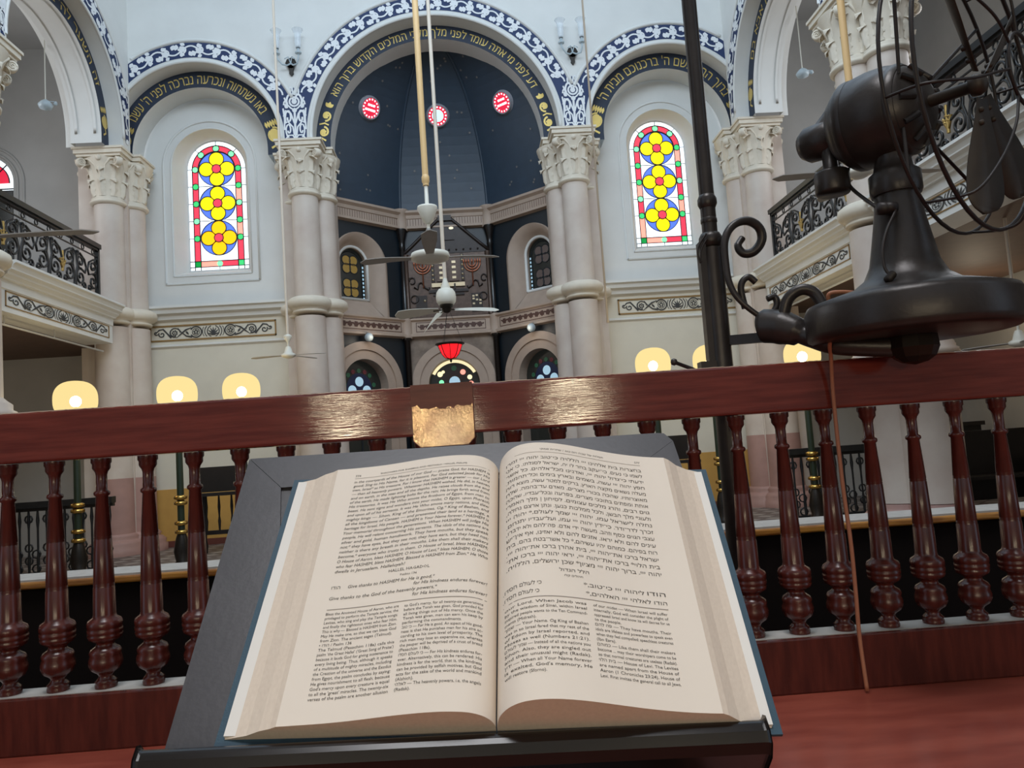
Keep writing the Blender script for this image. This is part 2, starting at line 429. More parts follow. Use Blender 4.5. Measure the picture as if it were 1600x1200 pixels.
def scroll_ironwork(mb, L, H, F, r, mi=0, mg=1, cell=.62):
    """open ironwork of spirals; F(s,t) -> 3D"""
    n = max(2, round(L/cell)); c = L/n
    def T(pts, rr=r, m=mi): mb.tube([F(a, b) for a, b in pts], rr, 4, m, cap=False)
    for i in range(n):
        for sg in (1, -1):
            o = (i + .5)*c; f = lambda p: [(o + sg*a, b) for a, b in p]
            T(f(spiral(c*.27, H*.3, c*.19, 1.4, pi*.5, -1, 18)))
            T(f(spiral(c*.27, H*.68, c*.16, 1.3, -pi*.5, 1, 18)))
            T(f([(c*.27, H*.3 + c*.19), (c*.08, H*.45), (c*.03, H*.6), (c*.1, H*.78), (c*.3, H*.9)]))
            T(f([(c*.46, 0), (c*.48, H*.3), (c*.4, H*.55), (c*.46, H*.9)]))
            T(f(spiral(c*.12, H*.1, c*.09, 1.1, 0, 1, 10)))
            T(f(spiral(c*.4, H*.86, c*.07, 1.2, 0, 1, 10)))
        if i % 2 == 0:
            T([(o + c*.05*k, H*(.3 + .12*abs(k))) for k in (-2, -1, 0, 1, 2)], r*1.1, mg)
            T([(o, H*.25), (o, H*.75)], r*1.2, mg)
            for k in range(5): mb.lathe([(0, -r), (r*1.7, 0), (0, r)], F(o + c*.06*cos(1.26*k), H*.5 + c*.06*sin(1.26*k)), 6, mg)
# ---------------------------------------------------------------- the hall
FLOOR = -1.2; PLAT = -1.2; SPR = 5.06
Yf, Yb, Yc = 12.1, 12.4, 12.8
XN = 4.86                        # half width between the nave faces
CEN = dict(u=XC, c=5.17, RA=2.0, b0=2.09, b1=2.34, RB=1.765)
SL = dict(u=XC - 3.87, c=5.17, RA=1.36, b0=1.44, b1=1.69, RB=1.085)
SR = dict(u=XC + 3.87, c=5.17, RA=1.36, b0=1.44, b1=1.69, RB=1.085)
FE = lambda u, v, w: (u, w, v)                      # end wall: u along X, v up, w depth
FL = lambda u, v, w: (XC - w, u, v)                 # left arcade: w measured outwards from the axis
FR = lambda u, v, w: (XC + w, u, v)

m = MB(); m.box(-9, 9, -6, 14.2, FLOOR - .1, FLOOR); struct(m.build('floor', M['tile']))
def arc_face(mb, F, arches, u0, u1, vtop, w, mi=0, vbot=SPR):
    """flat wall with round arches cut from its lower edge"""
    cuts = []
    for A in sorted(arches, key=lambda A: A['u']):
        R = A['R']; n = 40
        cuts.append([(A['u'] - R, vbot)] + [(A['u'] - R*cos(pi*k/n), A['c'] + R*sin(pi*k/n)) for k in range(n + 1)] + [(A['u'] + R, vbot)])
    x = u0
    for c in cuts:
        a = c[0][0]
        if a > x: mb.poly([F(x, vbot, w), F(a, vbot, w), F(a, vtop, w), F(x, vtop, w)], mi)
        for p, q in zip(c[1:-2], c[2:-1]):
            mb.poly([F(p[0], p[1], w), F(q[0], q[1], w), F(q[0], vtop, w), F(p[0], vtop, w)], mi)
        x = c[-1][0]
    if u1 > x: mb.poly([F(x, vbot, w), F(u1, vbot, w), F(u1, vtop, w), F(x, vtop, w)], mi)
def arc_soffit(mb, F, A, R, w0, w1, mi=0, vbot=SPR, n=40):
    pts = [(A['u'] - R, vbot)] + [(A['u'] - R*cos(pi*k/n), A['c'] + R*sin(pi*k/n)) for k in range(n + 1)] + [(A['u'] + R, vbot)]
    vs = []
    for p in pts: vs += [F(p[0], p[1], w0), F(p[0], p[1], w1)]
    mb.add(vs, [(2*i, 2*i + 1, 2*i + 3, 2*i + 2) for i in range(len(pts) - 1)], mi, True)
def arc_ring(mb, F, A, r0, r1, w, mi=0, vbot=SPR, a0=0, a1=pi, n=48, legs=True):
    pts = []
    if legs: pts.append(((A['u'] - r0, vbot), (A['u'] - r1, vbot)))
    for k in range(n + 1):
        a = a0 + (a1 - a0)*k/n
        pts.append(((A['u'] - r0*cos(a), A['c'] + r0*sin(a)), (A['u'] - r1*cos(a), A['c'] + r1*sin(a))))
    if legs: pts.append(((A['u'] + r0, vbot), (A['u'] + r1, vbot)))
    vs = []
    for p, q in pts: vs += [F(p[0], p[1], w), F(q[0], q[1], w)]
    mb.add(vs, [(2*i, 2*i + 1, 2*i + 3, 2*i + 2) for i in range(len(pts) - 1)], mi)
def arc_map(F, A, r0, w, th0, flip=1):
    """s along the arc from angle th0 (measured from the left springing), t outwards from r0"""
    def f(s, t):
        R = r0 + t; a = th0 + s/r0
        return F(A['u'] - flip*R*cos(a), A['c'] + R*sin(a), w)
    return f

# --- end wall, front order with the blue vine bands
m = MB()
AA = [dict(u=A['u'], c=A['c'], R=A['RA']) for A in (SL, CEN, SR)]
arc_face(m, FE, AA, XC - XN, XC + XN, 9.2, Yf, 0)
for A in (SL, CEN, SR): arc_soffit(m, FE, A, A['RA'], Yf, Yb, 0)
m.box(XC - XN - .3, XC + XN + .3, Yf + .29, Yf + .3, 8.2, 9.2)
def band_limits(A):
    mid = (SL['u'] + CEN['u'])/2
    return A
eps = .004
def limited_ring(mb, A, r0, r1, w, mi, lo, hi, n=120):
    """part of a ring between the verticals u=lo and u=hi and above the panels"""
    for k in range(n):
        a, b = pi*k/n, pi*(k + 1)/n
        q = []
        for (r, t) in ((r0, a), (r1, a), (r1, b), (r0, b)):
            u = A['u'] - r*cos(t); v = A['c'] + r*sin(t)
            q.append((min(max(u, lo), hi), v))
        if abs(q[0][0] - q[1][0]) + abs(q[2][0] - q[3][0]) < 1e-6 and abs(q[1][0]-q[2][0]) < 1e-6: continue
        mb.poly([FE(u, v, w) for u, v in q], mi)
mids = [(-2.675 - 2.35)/2 + 0, 0]
midL = XC - 2.262; midR = XC + 2.262
lims = {0: (XC - XN, midL), 1: (midL, midR), 2: (midR, XC + XN)}
orn_mb = MB()
for i, A in enumerate((SL, CEN, SR)):
    lo, hi = lims[i]
    limited_ring(m, A, A['b0'], A['b1'], Yf - eps, 1, lo, hi)
    # narrow raised fillets beside the band
    for r in (A['RA'] + .02, A['b1'] + .035):
        pts = []
        for k in range(61):
            a = pi*k/60; u = A['u'] - r*cos(a); v = A['c'] + r*sin(a)
            if lo - .0 <= u <= hi + .0 or r < A['b0']: pts.append(FE(u, v, Yf))
        m.tube(pts, .03, 6, 0)
    r0 = A['b0'] + .015; H = A['b1'] - A['b0'] - .03
    # vine limited to the visible span of the band
    tmp = MB(); tmp.jit = (0, 0, 1); vine(tmp, pi*r0, H, lambda s, t: (s, t, 0), 0)
    f = arc_map(FE, A, r0, Yf - 2*eps, 0)
    vs3 = [(q[0], q[1] - p[2], q[2]) for p, q in ((p, f(p[0], p[1])) for p in tmp.v)]
    keep = [fc for fc in tmp.f if all(lo + .01 < vs3[j][0] < hi - .01 and vs3[j][2] > SPR + .85 for j in fc)]
    m.add(vs3, keep, 2)
    # Hebrew inscription order behind it
# square ornament panels over the capitals
def panel_ornament(mb, u0, w, F, mi, H=.9, W=.37):
    for sg in (1, -1):
        f = lambda p: [(u0 + sg*a*W, SPR + b*H) for a, b in p]
        g = lambda a, b: F(u0 + sg*a*W, SPR + b*H)
        G2 = lambda a, b: F(a, b)
        def rb(p, wd): mb.ribbon(f(p), wd, F, mi)
        wd = .025
        rb([(0, .12), (.12, .2), (.3, .2), (.42, .13)], wd)
        rb(spiral(.28, .3, .14, 1.2, -pi/2, 1, 12, .3), wd)
        rb([(.05, .2), (.1, .35), (.3, .45), (.45, .42)], wd)
        rb(spiral(.27, .53, .16, 1.1, -.6, 1, 12, .3), wd*1.2)
        rb([(.03, .42), (.16, .6), (.4, .66), (.48, .55)], wd)
        rb(spiral(.17, .8, .17, .6, -pi*.2, 1, 12, .8), wd*1.3)
        rb([(0, .66), (.15, .7), (.33, .78), (.42, .9)], wd)
        rb(spiral(.36, .76, .1, 1.1, 0, 1, 10, .3), wd)
        rb(spiral(.14, 1.0, .11, 1.0, pi*1.2, -1, 10, .4), wd)
        rb([(.46, .3), (.44, .5), (.49, .7)], wd)
    for k in range(5):
        a = pi/2 + (k - 2)*.55
        leaf(mb, (u0, SPR + .02*H), .13, .05, a - pi/2 + pi/2, F, mi)
    mb.ribbon([(u0, SPR + .02), (u0, SPR + .62*H)], .035, F, mi)
    mb.disc((u0, SPR + .66*H), .04, F, mi, 8); mb.disc((u0, SPR + .82*H), .045, F, mi, 8)
    mb.ring((u0, SPR + .82*H), .06, .09, F, mi, 16)
for u0 in (XC - 2.262, XC + 2.262):
    e2_ = eps*1.5
    m.poly([FE(u0 - .17, SPR, Yf - e2_), FE(u0 + .17, SPR, Yf - e2_), FE(u0 + .19, SPR + .62, Yf - e2_), FE(u0 + .0, SPR + .98, Yf - e2_), FE(u0 - .19, SPR + .62, Yf - e2_)], 1)
    m.jit = (0, -1, 0); panel_ornament(m, u0, .37, lambda a, b: FE(a, b, Yf - 2*eps), 2); m.jit = None
w1 = struct(m.build('wall_front', [M['wall'], M['navy'], M['orn']]))

# --- second order with the gilt Hebrew lettering
def gold_end(mb, f, s0, sg, H):
    q = lambda a, b: f(s0 + sg*a, b)
    for k, (a, r) in enumerate(((.16, .36), (.42, .36))):
        mb.ribbon(spiral(a, H*.5, H*r, 1.2, (k % 2)*pi, 1 if k % 2 else -1, 16, .2), H*.13, q, 1)
        flower(mb, (a, H*.5), H*.2, q, 1, 5)
    mb.ribbon([(.02, H*.3), (.06, H*.6), (.0, H*.8)], H*.12, q, 1)
    mb.ribbon([(.28, H*.2), (.3, H*.5), (.27, H*.85)], H*.1, q, 1)
    for k in range(3): leaf(mb, (.56, H*.5), H*.4, H*.25, (k - 1)*.8, q, 1)
def gold_end_small(mb, f, s0, sg, H):
    q = lambda a, b: f(s0 + sg*a, b)
    mb.disc((.2, H*.5), H*.36, q, 1, 14, H*.3); mb.ribbon(spiral(.2, H*.5, H*.42, .9, 0, 1, 14, .8), H*.08, q, 1)
    for k in range(5): leaf(mb, (.32, H*(.2 + .15*k)), H*.4, H*.16, .0, q, 1)
    mb.ribbon([(.0, H*.25), (.05, H*.6), (.1, H*.5)], H*.12, q, 1)
def inscription(A, text, F, w_face, a0, a1, gold=True, hs=.62, big=True):
    mb = MB()
    arc_ring(mb, F, A, A['RB'], A['RA'] + .0, w_face, 0)
    H = A['RA'] - A['RB']; f = arc_map(F, A, A['RB'], w_face - eps, 0)
    r = A['RB']; size = H*.62/.72
    tv, tf, tw, _ = text_geo(text[::-1], 3)
    span = (a1 - a0)*r
    sx = span/tw
    mb.add([f(a0*r + x*sx, H*.22 + y*size) for x, y in tv], tf, 1)
    mb.jit = (0, -1, 0)
    if big:
        gold_end(mb, f, .06, 1, H); gold_end(mb, f, pi*r - .06, -1, H)
    elif gold:
        gold_end_small(mb, f, .0, 1, H); gold_end_small(mb, f, pi*r, -1, H)
    mb.jit = None
    return mb
m = inscription(CEN, 'דע לפני מי אתה עומד לפני מלך מלכי המלכים הקדוש ברוך הוא', FE, Yb, radians(27), radians(153))
m2 = inscription(SL, "באו נשתחוה ונכרעה נברכה לפני ה' עשנו", FE, Yb, radians(28), radians(150), big=False)
m3 = inscription(SR, "ברוך הבא בשם ה' ברכנוכם מבית ה'", FE, Yb, radians(28), radians(152), big=False)
for q in (m2, m3): m.add(q.v, q.f, 0); m.m[-len(q.m):] = q.m
for A in (SL, CEN, SR): arc_soffit(m, FE, A, A['RB'], Yb, Yc, 2)
o = struct(m.build('trim_2', [M['navy_dk'], M['gold'], M['wall']]))

# --- piers behind the columns, and the recessed side walls with their windows
m = MB()
for x0, x1 in ((XC - 2.61, XC - 1.78), (XC + 1.78, XC + 2.61)): m.box(x0, x1, Yb + .02, Yc + .05, PLAT, SPR, 0)
for x0, x1 in ((XC - 5.7, XC - 4.95), (XC + 4.95, XC + 5.7)): m.box(x0, x1, Yb - .25, Yc + .25, PLAT, SPR + .02, 0)
struct(m.build('wall_piers', [M['stone']]))
WIN = dict(hw=.5, bot=3.38, spr=5.17, Y=13.2)
def recess_wall(A):
    mb = MB(); u = A['u']; Y = 12.82; ins = .62
    # wall plane with an arched opening
    n = 32
    op = [(u - ins, 3.24)] + [(u - ins*cos(pi*k/n), 5.12 + ins*sin(pi*k/n)) for k in range(n + 1)] + [(u + ins, 3.24)]
    top = 6.6; x0, x1 = u - 1.3, u + 1.3
    mb.poly([(x0, Y, 2.68), (x1, Y, 2.68), (x1, Y, 3.24), (x0, Y, 3.24)])
    mb.poly([(x0, Y, 3.24), (u - ins, Y, 3.24), (u - ins, Y, top), (x0, Y, top)]); mb.poly([(u + ins, Y, 3.24), (x1, Y, 3.24), (x1, Y, top), (u + ins, Y, top)])
    for p, q in zip(op[1:-2], op[2:-1]): mb.poly([(p[0], Y, p[1]), (q[0], Y, q[1]), (q[0], Y, top), (p[0], Y, top)])
    # splayed reveal down to the glass
    hw = WIN['hw']; gl = [(u - hw, WIN['bot'])] + [(u - hw*cos(pi*k/n), WIN['spr'] + hw*sin(pi*k/n)) for k in range(n + 1)] + [(u + hw, WIN['bot'])]
    vs = []
    for p, q in zip(op, gl): vs += [(p[0], Y, p[1]), (q[0], WIN['Y'], q[1])]
    mb.add(vs, [(2*i, 2*i + 1, 2*i + 3, 2*i + 2) for i in range(len(op) - 1)], 0, True)
    mb.poly([(op[0][0], Y, 3.24), (op[-1][0], Y, 3.24), (gl[-1][0], WIN['Y'], WIN['bot']), (gl[0][0], WIN['Y'], WIN['bot'])])
    # raised frame around it
    for R, wz in ((.765, .022), (.64, .014)):
        b = 3.09 + (.765 - R)
        pts = [(u - R, Y, b)] + [(u - R*cos(pi*k/24), Y, 5.1 + R*sin(pi*k/24)) for k in range(25)] + [(u + R, Y, b)]
        mb.tube(pts, wz, 4, 1); mb.tube([(u - R, Y, b), (u + R, Y, b)], wz, 4, 1)
    # lower wall, cornice, framed frieze
    Y2 = 12.72
    mb.box(x0, x1, Y2, 13.0, PLAT, 2.66, 2)
    mb.box(x0, x1, Y2 - .012, Y2, PLAT + .1, -.28, 4)
    mb.box(x0, x1, Y2 - .02, Y2, PLAT, PLAT + .1, 5)
    mb.sweep([(0, 2.68), (-.2, 2.68), (-.2, 2.64), (-.16, 2.62), (-.14, 2.56), (-.08, 2.53), (-.06, 2.47), (0, 2.44)], lambda t, d, z: (t, Y2 + d, z), x0, x1, 1)
    mb.sweep([(0, 2.07), (-.04, 2.06), (-.04, 2.03), (0, 2.0)], lambda t, d, z: (t, Y2 + d, z), x0, x1, 1)
    fx0, fx1, fz0, fz1 = u - 1.02, u + 1.02, 2.125, 2.385
    for a in ((fx0, fx1, fz0, fz0 + .022), (fx0, fx1, fz1 - .022, fz1), (fx0, fx0 + .022, fz0, fz1), (fx1 - .022, fx1, fz0, fz1)):
        mb.box(a[0], a[1], Y2 - .018, Y2, a[2], a[3], 6)
    mb.jit = (0, -1, 0); frieze(mb, fx1 - fx0 - .1, fz1 - fz0 - .06, lambda s, t: (fx0 + .05 + s, Y2 - .006, fz0 + .03 + t), 3)
    return mb
for nm, A in (('wall_left_bay', SL), ('wall_right_bay', SR)):
    struct(recess_wall(A).build(nm, [M['wall'], M['trim'], M['wall_low'], M['ink'], M['ochre'], M['skirt'], M['brownline']]))

def stained_window(name, u, label):
    F = lambda a, b: (u + a, WIN['Y'] - .004, WIN['spr'] + b)
    Fk = lambda k: (lambda a, b: (u + a, WIN['Y'] - .004 - .003*k, WIN['spr'] + b))
    p = MB(); l = MB(); hw = WIN['hw']; bot = WIN['bot'] - WIN['spr']
    mats = [G[k] for k in 'wyorsghbdf']; ix = {k: i for i, k in enumerate('wyorsghbdf')}
    n = 24
    arch = lambda R, b: [(-R, b)] + [(-R*cos(pi*k/n), R*sin(pi*k/n)) for k in range(n + 1)] + [(R, b)]
    p.poly([Fk(0)(*q) for q in arch(hw, bot)], ix['w'])
    Ro, Ri = hw - .085, hw - .185
    def lead(pts, r=.008): l.tube([Fk(4)(*q) for q in pts], r, 4, 0)
    # coloured border up both sides and round the head
    ys = [0, -.305, -.61, -.915, -1.22, bot + .17]
    rnd = random.Random(u)
    for sg in (1, -1):
        for i in range(5):
            c = rnd.choice('rrrss')
            p.poly([Fk(1)(*q) for q in ((sg*Ro, ys[i]), (sg*Ri, ys[i]), (sg*Ri, ys[i + 1]), (sg*Ro, ys[i + 1]))], ix[c])
        for i in range(5):
            p.disc((sg*(Ro + Ri)/2, ys[i]), .052, Fk(3), ix['g' if (i + (sg > 0)) % 3 else 'h'], 14)
            l.tube([Fk(4)(sg*(Ro + Ri)/2 + .054*cos(2*pi*k/14), ys[i] + .054*sin(2*pi*k/14)) for k in range(14)], .007, 4, 0, closed=True)
            lead([(sg*Ro, ys[i]), (sg*hw, ys[i])], .006)
        p.poly([Fk(2)(sg*Ro, bot + .17), Fk(2)(sg*Ri, bot + .17), Fk(2)(sg*Ri, bot + .07), Fk(2)(sg*Ro, bot + .07)], ix['f' if sg < 0 else 'g'])
        lead([(sg*Ro, 0), (sg*Ro, bot)]); lead([(sg*Ri, 0), (sg*Ri, bot)])
        p.poly([Fk(1)(0, bot + .17), Fk(1)(sg*Ri, bot + .17), Fk(1)(sg*Ri, bot + .07), Fk(1)(0, bot + .07)], ix['s' if sg < 0 else 'r'])
    p.disc((0, bot + .12), .05, Fk(3), ix['h'], 14)
    lead([(-hw, bot + .17), (hw, bot + .17)]); lead([(-hw, bot + .07), (hw, bot + .07)]); lead([(0, bot), (0, bot + .07)], .006)
    for k in range(4):
        a0, a1 = pi*k/4, pi*(k + 1)/4
        q = [(-Ro*cos(a0 + (a1 - a0)*j/6), Ro*sin(a0 + (a1 - a0)*j/6)) for j in range(7)] + [(-Ri*cos(a1 - (a1 - a0)*j/6), Ri*sin(a1 - (a1 - a0)*j/6)) for j in range(7)]
        p.poly([Fk(1)(*z) for z in q], ix['r'])
    for k in (1, 2, 3):
        a = pi*k/4; R = (Ro + Ri)/2
        p.disc((-R*cos(a), R*sin(a)), .055, Fk(3), ix['h'], 14)
        l.tube([Fk(4)(-R*cos(a) + .056*cos(2*pi*j/14), R*sin(a) + .056*sin(2*pi*j/14)) for j in range(14)], .007, 4, 0, closed=True)
        lead([(-Ro*cos(a), Ro*sin(a)), (-hw*cos(a), hw*sin(a))], .006)
    for R in (Ro, Ri): lead([(-R*cos(pi*k/n), R*sin(pi*k/n)) for k in range(n + 1)])
    # three quatrefoils on blue discs
    for i, cz in enumerate((0, -.61, -1.22)):
        p.disc((0, cz), .302, Fk(1), ix['b'], 32)
        l.tube([Fk(4)(.304*cos(2*pi*k/32), cz + .304*sin(2*pi*k/32)) for k in range(32)], .008, 4, 0, closed=True)
        for k in range(4):
            a = pi/2*k; c = (.175*cos(a), cz + .175*sin(a))
            p.disc(c, .124, Fk(2), ix['o' if (i == 2 and u < 0) else 'y'], 20)
            l.tube([Fk(2.5)(c[0] + .126*cos(2*pi*j/20), c[1] + .126*sin(2*pi*j/20)) for j in range(20)], .009, 4, 0, closed=True)
        p.disc((0, cz), .075, Fk(7), ix['r'], 16)
        l.tube([Fk(7)(.077*cos(2*pi*j/16), cz + .077*sin(2*pi*j/16)) for j in range(16)], .009, 4, 0, closed=True)
    for z in (-.305, -.915):
        for sg in (1, -1): lead([(sg*.1, z), (sg*Ri, z)], .006)
    fr = MB()
    fr.tube([Fk(2)(*q) for q in arch(hw + .005, bot)], .018, 6); fr.tube([Fk(2)(-hw, bot), Fk(2)(hw, bot)], .018, 6)
    w = fr.build(name, [M['trim']]); w['kind'] = 'structure'; w['label'] = label
    OFF[w.name] = Vector((0, 0, 0))
    p.build('stained_glass', mats, w); l.build('leading', M['lead'], w)
stained_window('window_1', SL['u'], 'arched stained glass window of yellow quatrefoils beside the left gallery')
stained_window('window_2', SR['u'], 'arched stained glass window of yellow quatrefoils beside the right gallery')

# --- side arcades (nave wall with blue bands, lettered order, panelled soffit)
def arcade(F, side, texts):
    mb = MB()
    bays = [dict(u=uu, c=5.2, RA=1.5, b0=1.58, b1=1.84, RB=1.27) for uu in (10.35, 6.95, 3.55, .15)]
    arc_face(mb, F, [dict(u=A['u'], c=A['c'], R=A['RA']) for A in bays], -1.6, 12.1, 9.2, XN, 0)
    for i, A in enumerate(bays):
        arc_soffit(mb, F, A, A['RA'], XN, XN + .22, 0)
        arc_ring(mb, F, A, A['RB'], A['RA'], XN + .22, 3)
        arc_soffit(mb, F, A, A['RB'], XN + .22, XN + .68, 0)
        for d0, d1 in ((XN + .29, XN + .33), (XN + .57, XN + .61)):      # sunk panel edges on the soffit
            arc_soffit(mb, F, A, A['RB'] - .014, d0, d1, 0, vbot=SPR + .22)
        arc_ring(mb, F, A, A['RB'], A['RB'] + .14, XN + .68, 0); arc_soffit(mb, F, A, A['RB'] + .14, XN + .68, XN + .82, 0)
        if i < 2:
            lo, hi = A['u'] - 1.7, A['u'] + 1.7
            n = 100
            for k in range(n):
                a, b = pi*k/n, pi*(k + 1)/n; q = []
                for r, t in ((A['b0'], a), (A['b1'], a), (A['b1'], b), (A['b0'], b)):
                    q.append((min(max(A['u'] - r*cos(t), lo), hi), A['c'] + r*sin(t)))
                mb.poly([F(x, v, XN - eps) for x, v in q], 1)
            tmp = MB(); tmp.jit = (0, 0, 1); vine(tmp, pi*A['b0'], A['b1'] - A['b0'], lambda s, t: (s, t, 0), 0)
            f = arc_map(F, A, A['b0'], XN - 2*eps, 0); sgx = -1 if side == 'r' else 1; vs3 = [(q[0] + sgx*p[2], q[1], q[2]) for p, q in ((p, f(p[0], p[1])) for p in tmp.v)]
            mb.add(vs3, [fc for fc in tmp.f if all(lo + .01 < vs3[j][1] < hi - .01 for j in fc)], 2)
            for r in (A['b1'] + .03, A['RA'] + .02):
                mb.tube([F(A['u'] - r*cos(pi*k/50), A['c'] + r*sin(pi*k/50), XN) for k in range(51) if lo <= A['u'] - r*cos(pi*k/50) <= hi], .025, 5, 0)
            # lettering on the inner order
            f = arc_map(F, A, A['RB'], XN + .22 - eps, 0, -1 if side == 'r' else 1)
            tv, tf, tw, _ = text_geo(texts[::-1], 2)
            sp = radians(118)*A['RB']; mb.add([f(radians(31)*A['RB'] + x*sp/tw, .05 + y*.2) for x, y in tv], tf, 4)
            H = A['RA'] - A['RB']
            gq = MB(); gq.jit = (sgx, 0, 0); gold_end_small(gq, f, 0, 1, H); gold_end_small(gq, f, pi*A['RB'], -1, H)
            mb.add(gq.v, gq.f, 4)
            for uu in (A['u'] - 1.7,):
                mb.poly([F(uu - .16, SPR, XN - eps), F(uu + .16, SPR, XN - eps), F(uu + .17, SPR + .6, XN - eps), F(uu, SPR + .95, XN - eps), F(uu - .17, SPR + .6, XN - eps)], 1)
                mb.jit = (sgx, 0, 0); panel_ornament(mb, uu, .33, lambda a, b: F(a, b, XN - 2*eps), 2); mb.jit = None
    return struct(mb.build('wall_' + ('right' if side == 'r' else 'left'), [M['wall'], M['navy'], M['orn'], M['navy_dk'], M['gold']]))
arcade(FL, 'l', "זה השער לה' צדיקים יבאו בו")
arcade(FR, 'r', "פתחו לי שערי צדק אבא בם")

# --- galleries: floor slab with moulded front, ceiling, outer and end walls
for nm, F in (('left', FL), ('right', FR)):
    g = MB()
    for y0, y1 in ((8.98, 11.78), (5.6, 8.32), (2.2, 4.92)):
        prof = [(.1, 2.56), (0, 2.56), (0, 2.53), (.03, 2.51), (.05, 2.47), (.05, 2.455), (.09, 2.43), (.1, 2.405), (.11, 2.40), (.14, 2.375), (.145, 2.36), (.185, 2.355), (.185, 2.255), (.195, 2.25), (.2, 2.24), (.2, 1.985), (.6, 1.985)]
        g.sweep([(XN + d, z) for d, z in prof], lambda t, d, z: F(t, z, d), y0, y1, 0)
        for a in ((y0 + .12, y1 - .12, 2.225, 2.235), (y0 + .12, y1 - .12, 2.05, 2.06), (y0 + .12, y0 + .135, 2.05, 2.235), (y1 - .135, y1 - .12, 2.05, 2.235)):
            g.box(a[0], a[1], a[2], a[3], XN + .19, XN + .205, 2, F=F)
        rev = (lambda s: y1 - .15 - s) if nm == 'left' else (lambda s: y0 + .15 + s)
        g.jit = (1 if nm == 'left' else -1, 0, 0); frieze(g, y1 - y0 - .3, .165, lambda s, t: F(rev(s), 2.065 + t, XN + .196), 1); g.jit = None
    struct(g.build('trim_' + ('3' if nm == 'left' else '4'), [M['trim'], M['ink'], M['brownline']]))
    g = MB()
    g.box(-1, 12.9, 2.0, 2.5, XN + .55, 8.1, 0, F=F)
    struct(g.build('ceiling_aisle_' + nm, [M['soffit']]))
    g = MB(); g.box(-1, 13.0, 7.3, 7.4, XN + .05, 8.2, 0, F=F)
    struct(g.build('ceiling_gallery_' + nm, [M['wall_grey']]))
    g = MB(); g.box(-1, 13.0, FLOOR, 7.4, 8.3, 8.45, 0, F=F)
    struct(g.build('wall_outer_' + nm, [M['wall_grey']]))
    g = MB()
    wu = 7.57
    g.box(12.9, 13.05, FLOOR, 3.5, XN + .5, 8.1, 0, F=F); g.box(12.9, 13.05, 3.5, 7.4, XN + .5, wu - .45, 0, F=F)
    g.box(12.9, 13.05, 3.5, 7.4, wu + .45, 8.1, 0, F=F)
    n = 16
    for k in range(n):
        a, b = pi*k/n, pi*(k + 1)/n
        g.poly([F(12.9, 5.0 + .45*sin(a), wu - .45*cos(a)), F(12.9, 5.0 + .45*sin(b), wu - .45*cos(b)), F(12.9, 7.4, wu - .45*cos(b)), F(12.9, 7.4, wu - .45*cos(a))], 0)
    for R in (.52, .62):
        g.tube([F(12.9, 3.5, wu - R)] + [F(12.9, 5.0 + R*sin(pi*k/20), wu - R*cos(pi*k/20)) for k in range(21)] + [F(12.9, 3.5, wu + R)], .025, 5, 0)
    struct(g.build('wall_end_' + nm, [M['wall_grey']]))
    p = MB(); l = MB(); fq = lambda a, b, k=0: F(12.96 - .003*k, 5.0 + b, wu + a)
    p.poly([fq(-.45, -1.5, -1), fq(-.45, -.12, -1), fq(.45, -.12, -1), fq(.45, -1.5, -1)], 3)
    p.poly([fq(-.45, -.12), *[fq(-.45*cos(pi*k/20), .45*sin(pi*k/20)) for k in range(21)], fq(.45, -.12)], 0)
    p.poly([fq(-.36*cos(pi*k/16), .36*sin(pi*k/16), 1) for k in range(17)], 1)
    p.poly([fq(-.2*cos(pi*k/16), -.02 + .2*sin(pi*k/16), 2) for k in range(17)], 2)
    p.poly([fq(-.4, -1.45, 1), fq(.4, -1.45, 1), fq(.4, -.12, 1), fq(-.4, -.12, 1)], 3)
    for a in (pi/4, pi/2, 3*pi/4): l.tube([fq(-.2*cos(a), .2*sin(a), 3), fq(-.45*cos(a), .45*sin(a), 3)], .01, 4)
    l.tube([fq(-.36*cos(pi*k/16), .36*sin(pi*k/16), 3) for k in range(17)], .01, 4); l.tube([fq(-.45, -.1, 3), fq(.45, -.1, 3)], .012, 4)
    w = l.build('window_' + ('3' if nm == 'left' else '4'), [M['lead']]); w['kind'] = 'structure'; p.build('stained_glass', [G['w'], G['d'], G['y'], GD['n']], w)
    g = MB(); zq = 1.87
    g.tube([F(8.95, zq, XN + .33), F(11.75, zq, XN + .33)], .014, 6)
    for uu in (9.3, 10.4, 11.5): g.tube([F(uu, zq, XN + .33), F(uu, 2.0, XN + .33)], .006, 4)
    ob = g.build('conduit_pipe', M['trim']); tag(ob, 'thin white pipe clipped under the %s gallery beside its columns' % nm, 'pipe')
# light wooden ties high over the nave that carry the fan rods
g = MB()
for y in (4.2, 5.5, 7.7, 9.6, 11.0, 11.3): g.box(XC - XN, XC + XN, y - .06, y + .06, 8.9, 9.05)
struct(g.build('ceiling_beams', [M['trim']]))

# back of the hall behind the reader: ceiling and a wall with tall windows
g = MB(); g.box(XC - XN - .2, XC + XN + .2, -6.1, 3.2, 9.0, 9.15); struct(g.build('ceiling', [M['wall']]))
g = MB(); xs = [XC - 8.4, XC - 3.4, XC - 2.2, XC - .6, XC + .6, XC + 2.2, XC + 3.4, XC + 8.4]
for i in range(7):
    if i % 2 == 0: g.box(xs[i], xs[i + 1], -6.1, -5.95, FLOOR, 9.1)
    else: g.box(xs[i], xs[i + 1], -6.1, -5.95, FLOOR, 3.2); g.box(xs[i], xs[i + 1], -6.1, -5.95, 6.2, 9.1)
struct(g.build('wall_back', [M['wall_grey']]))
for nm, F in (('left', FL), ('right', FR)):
    g = MB(); g.box(-6, -1.6, FLOOR, 9.2, XN, XN + .1, 0, F=F); struct(g.build('wall_back_' + nm, [M['wall_grey']]))
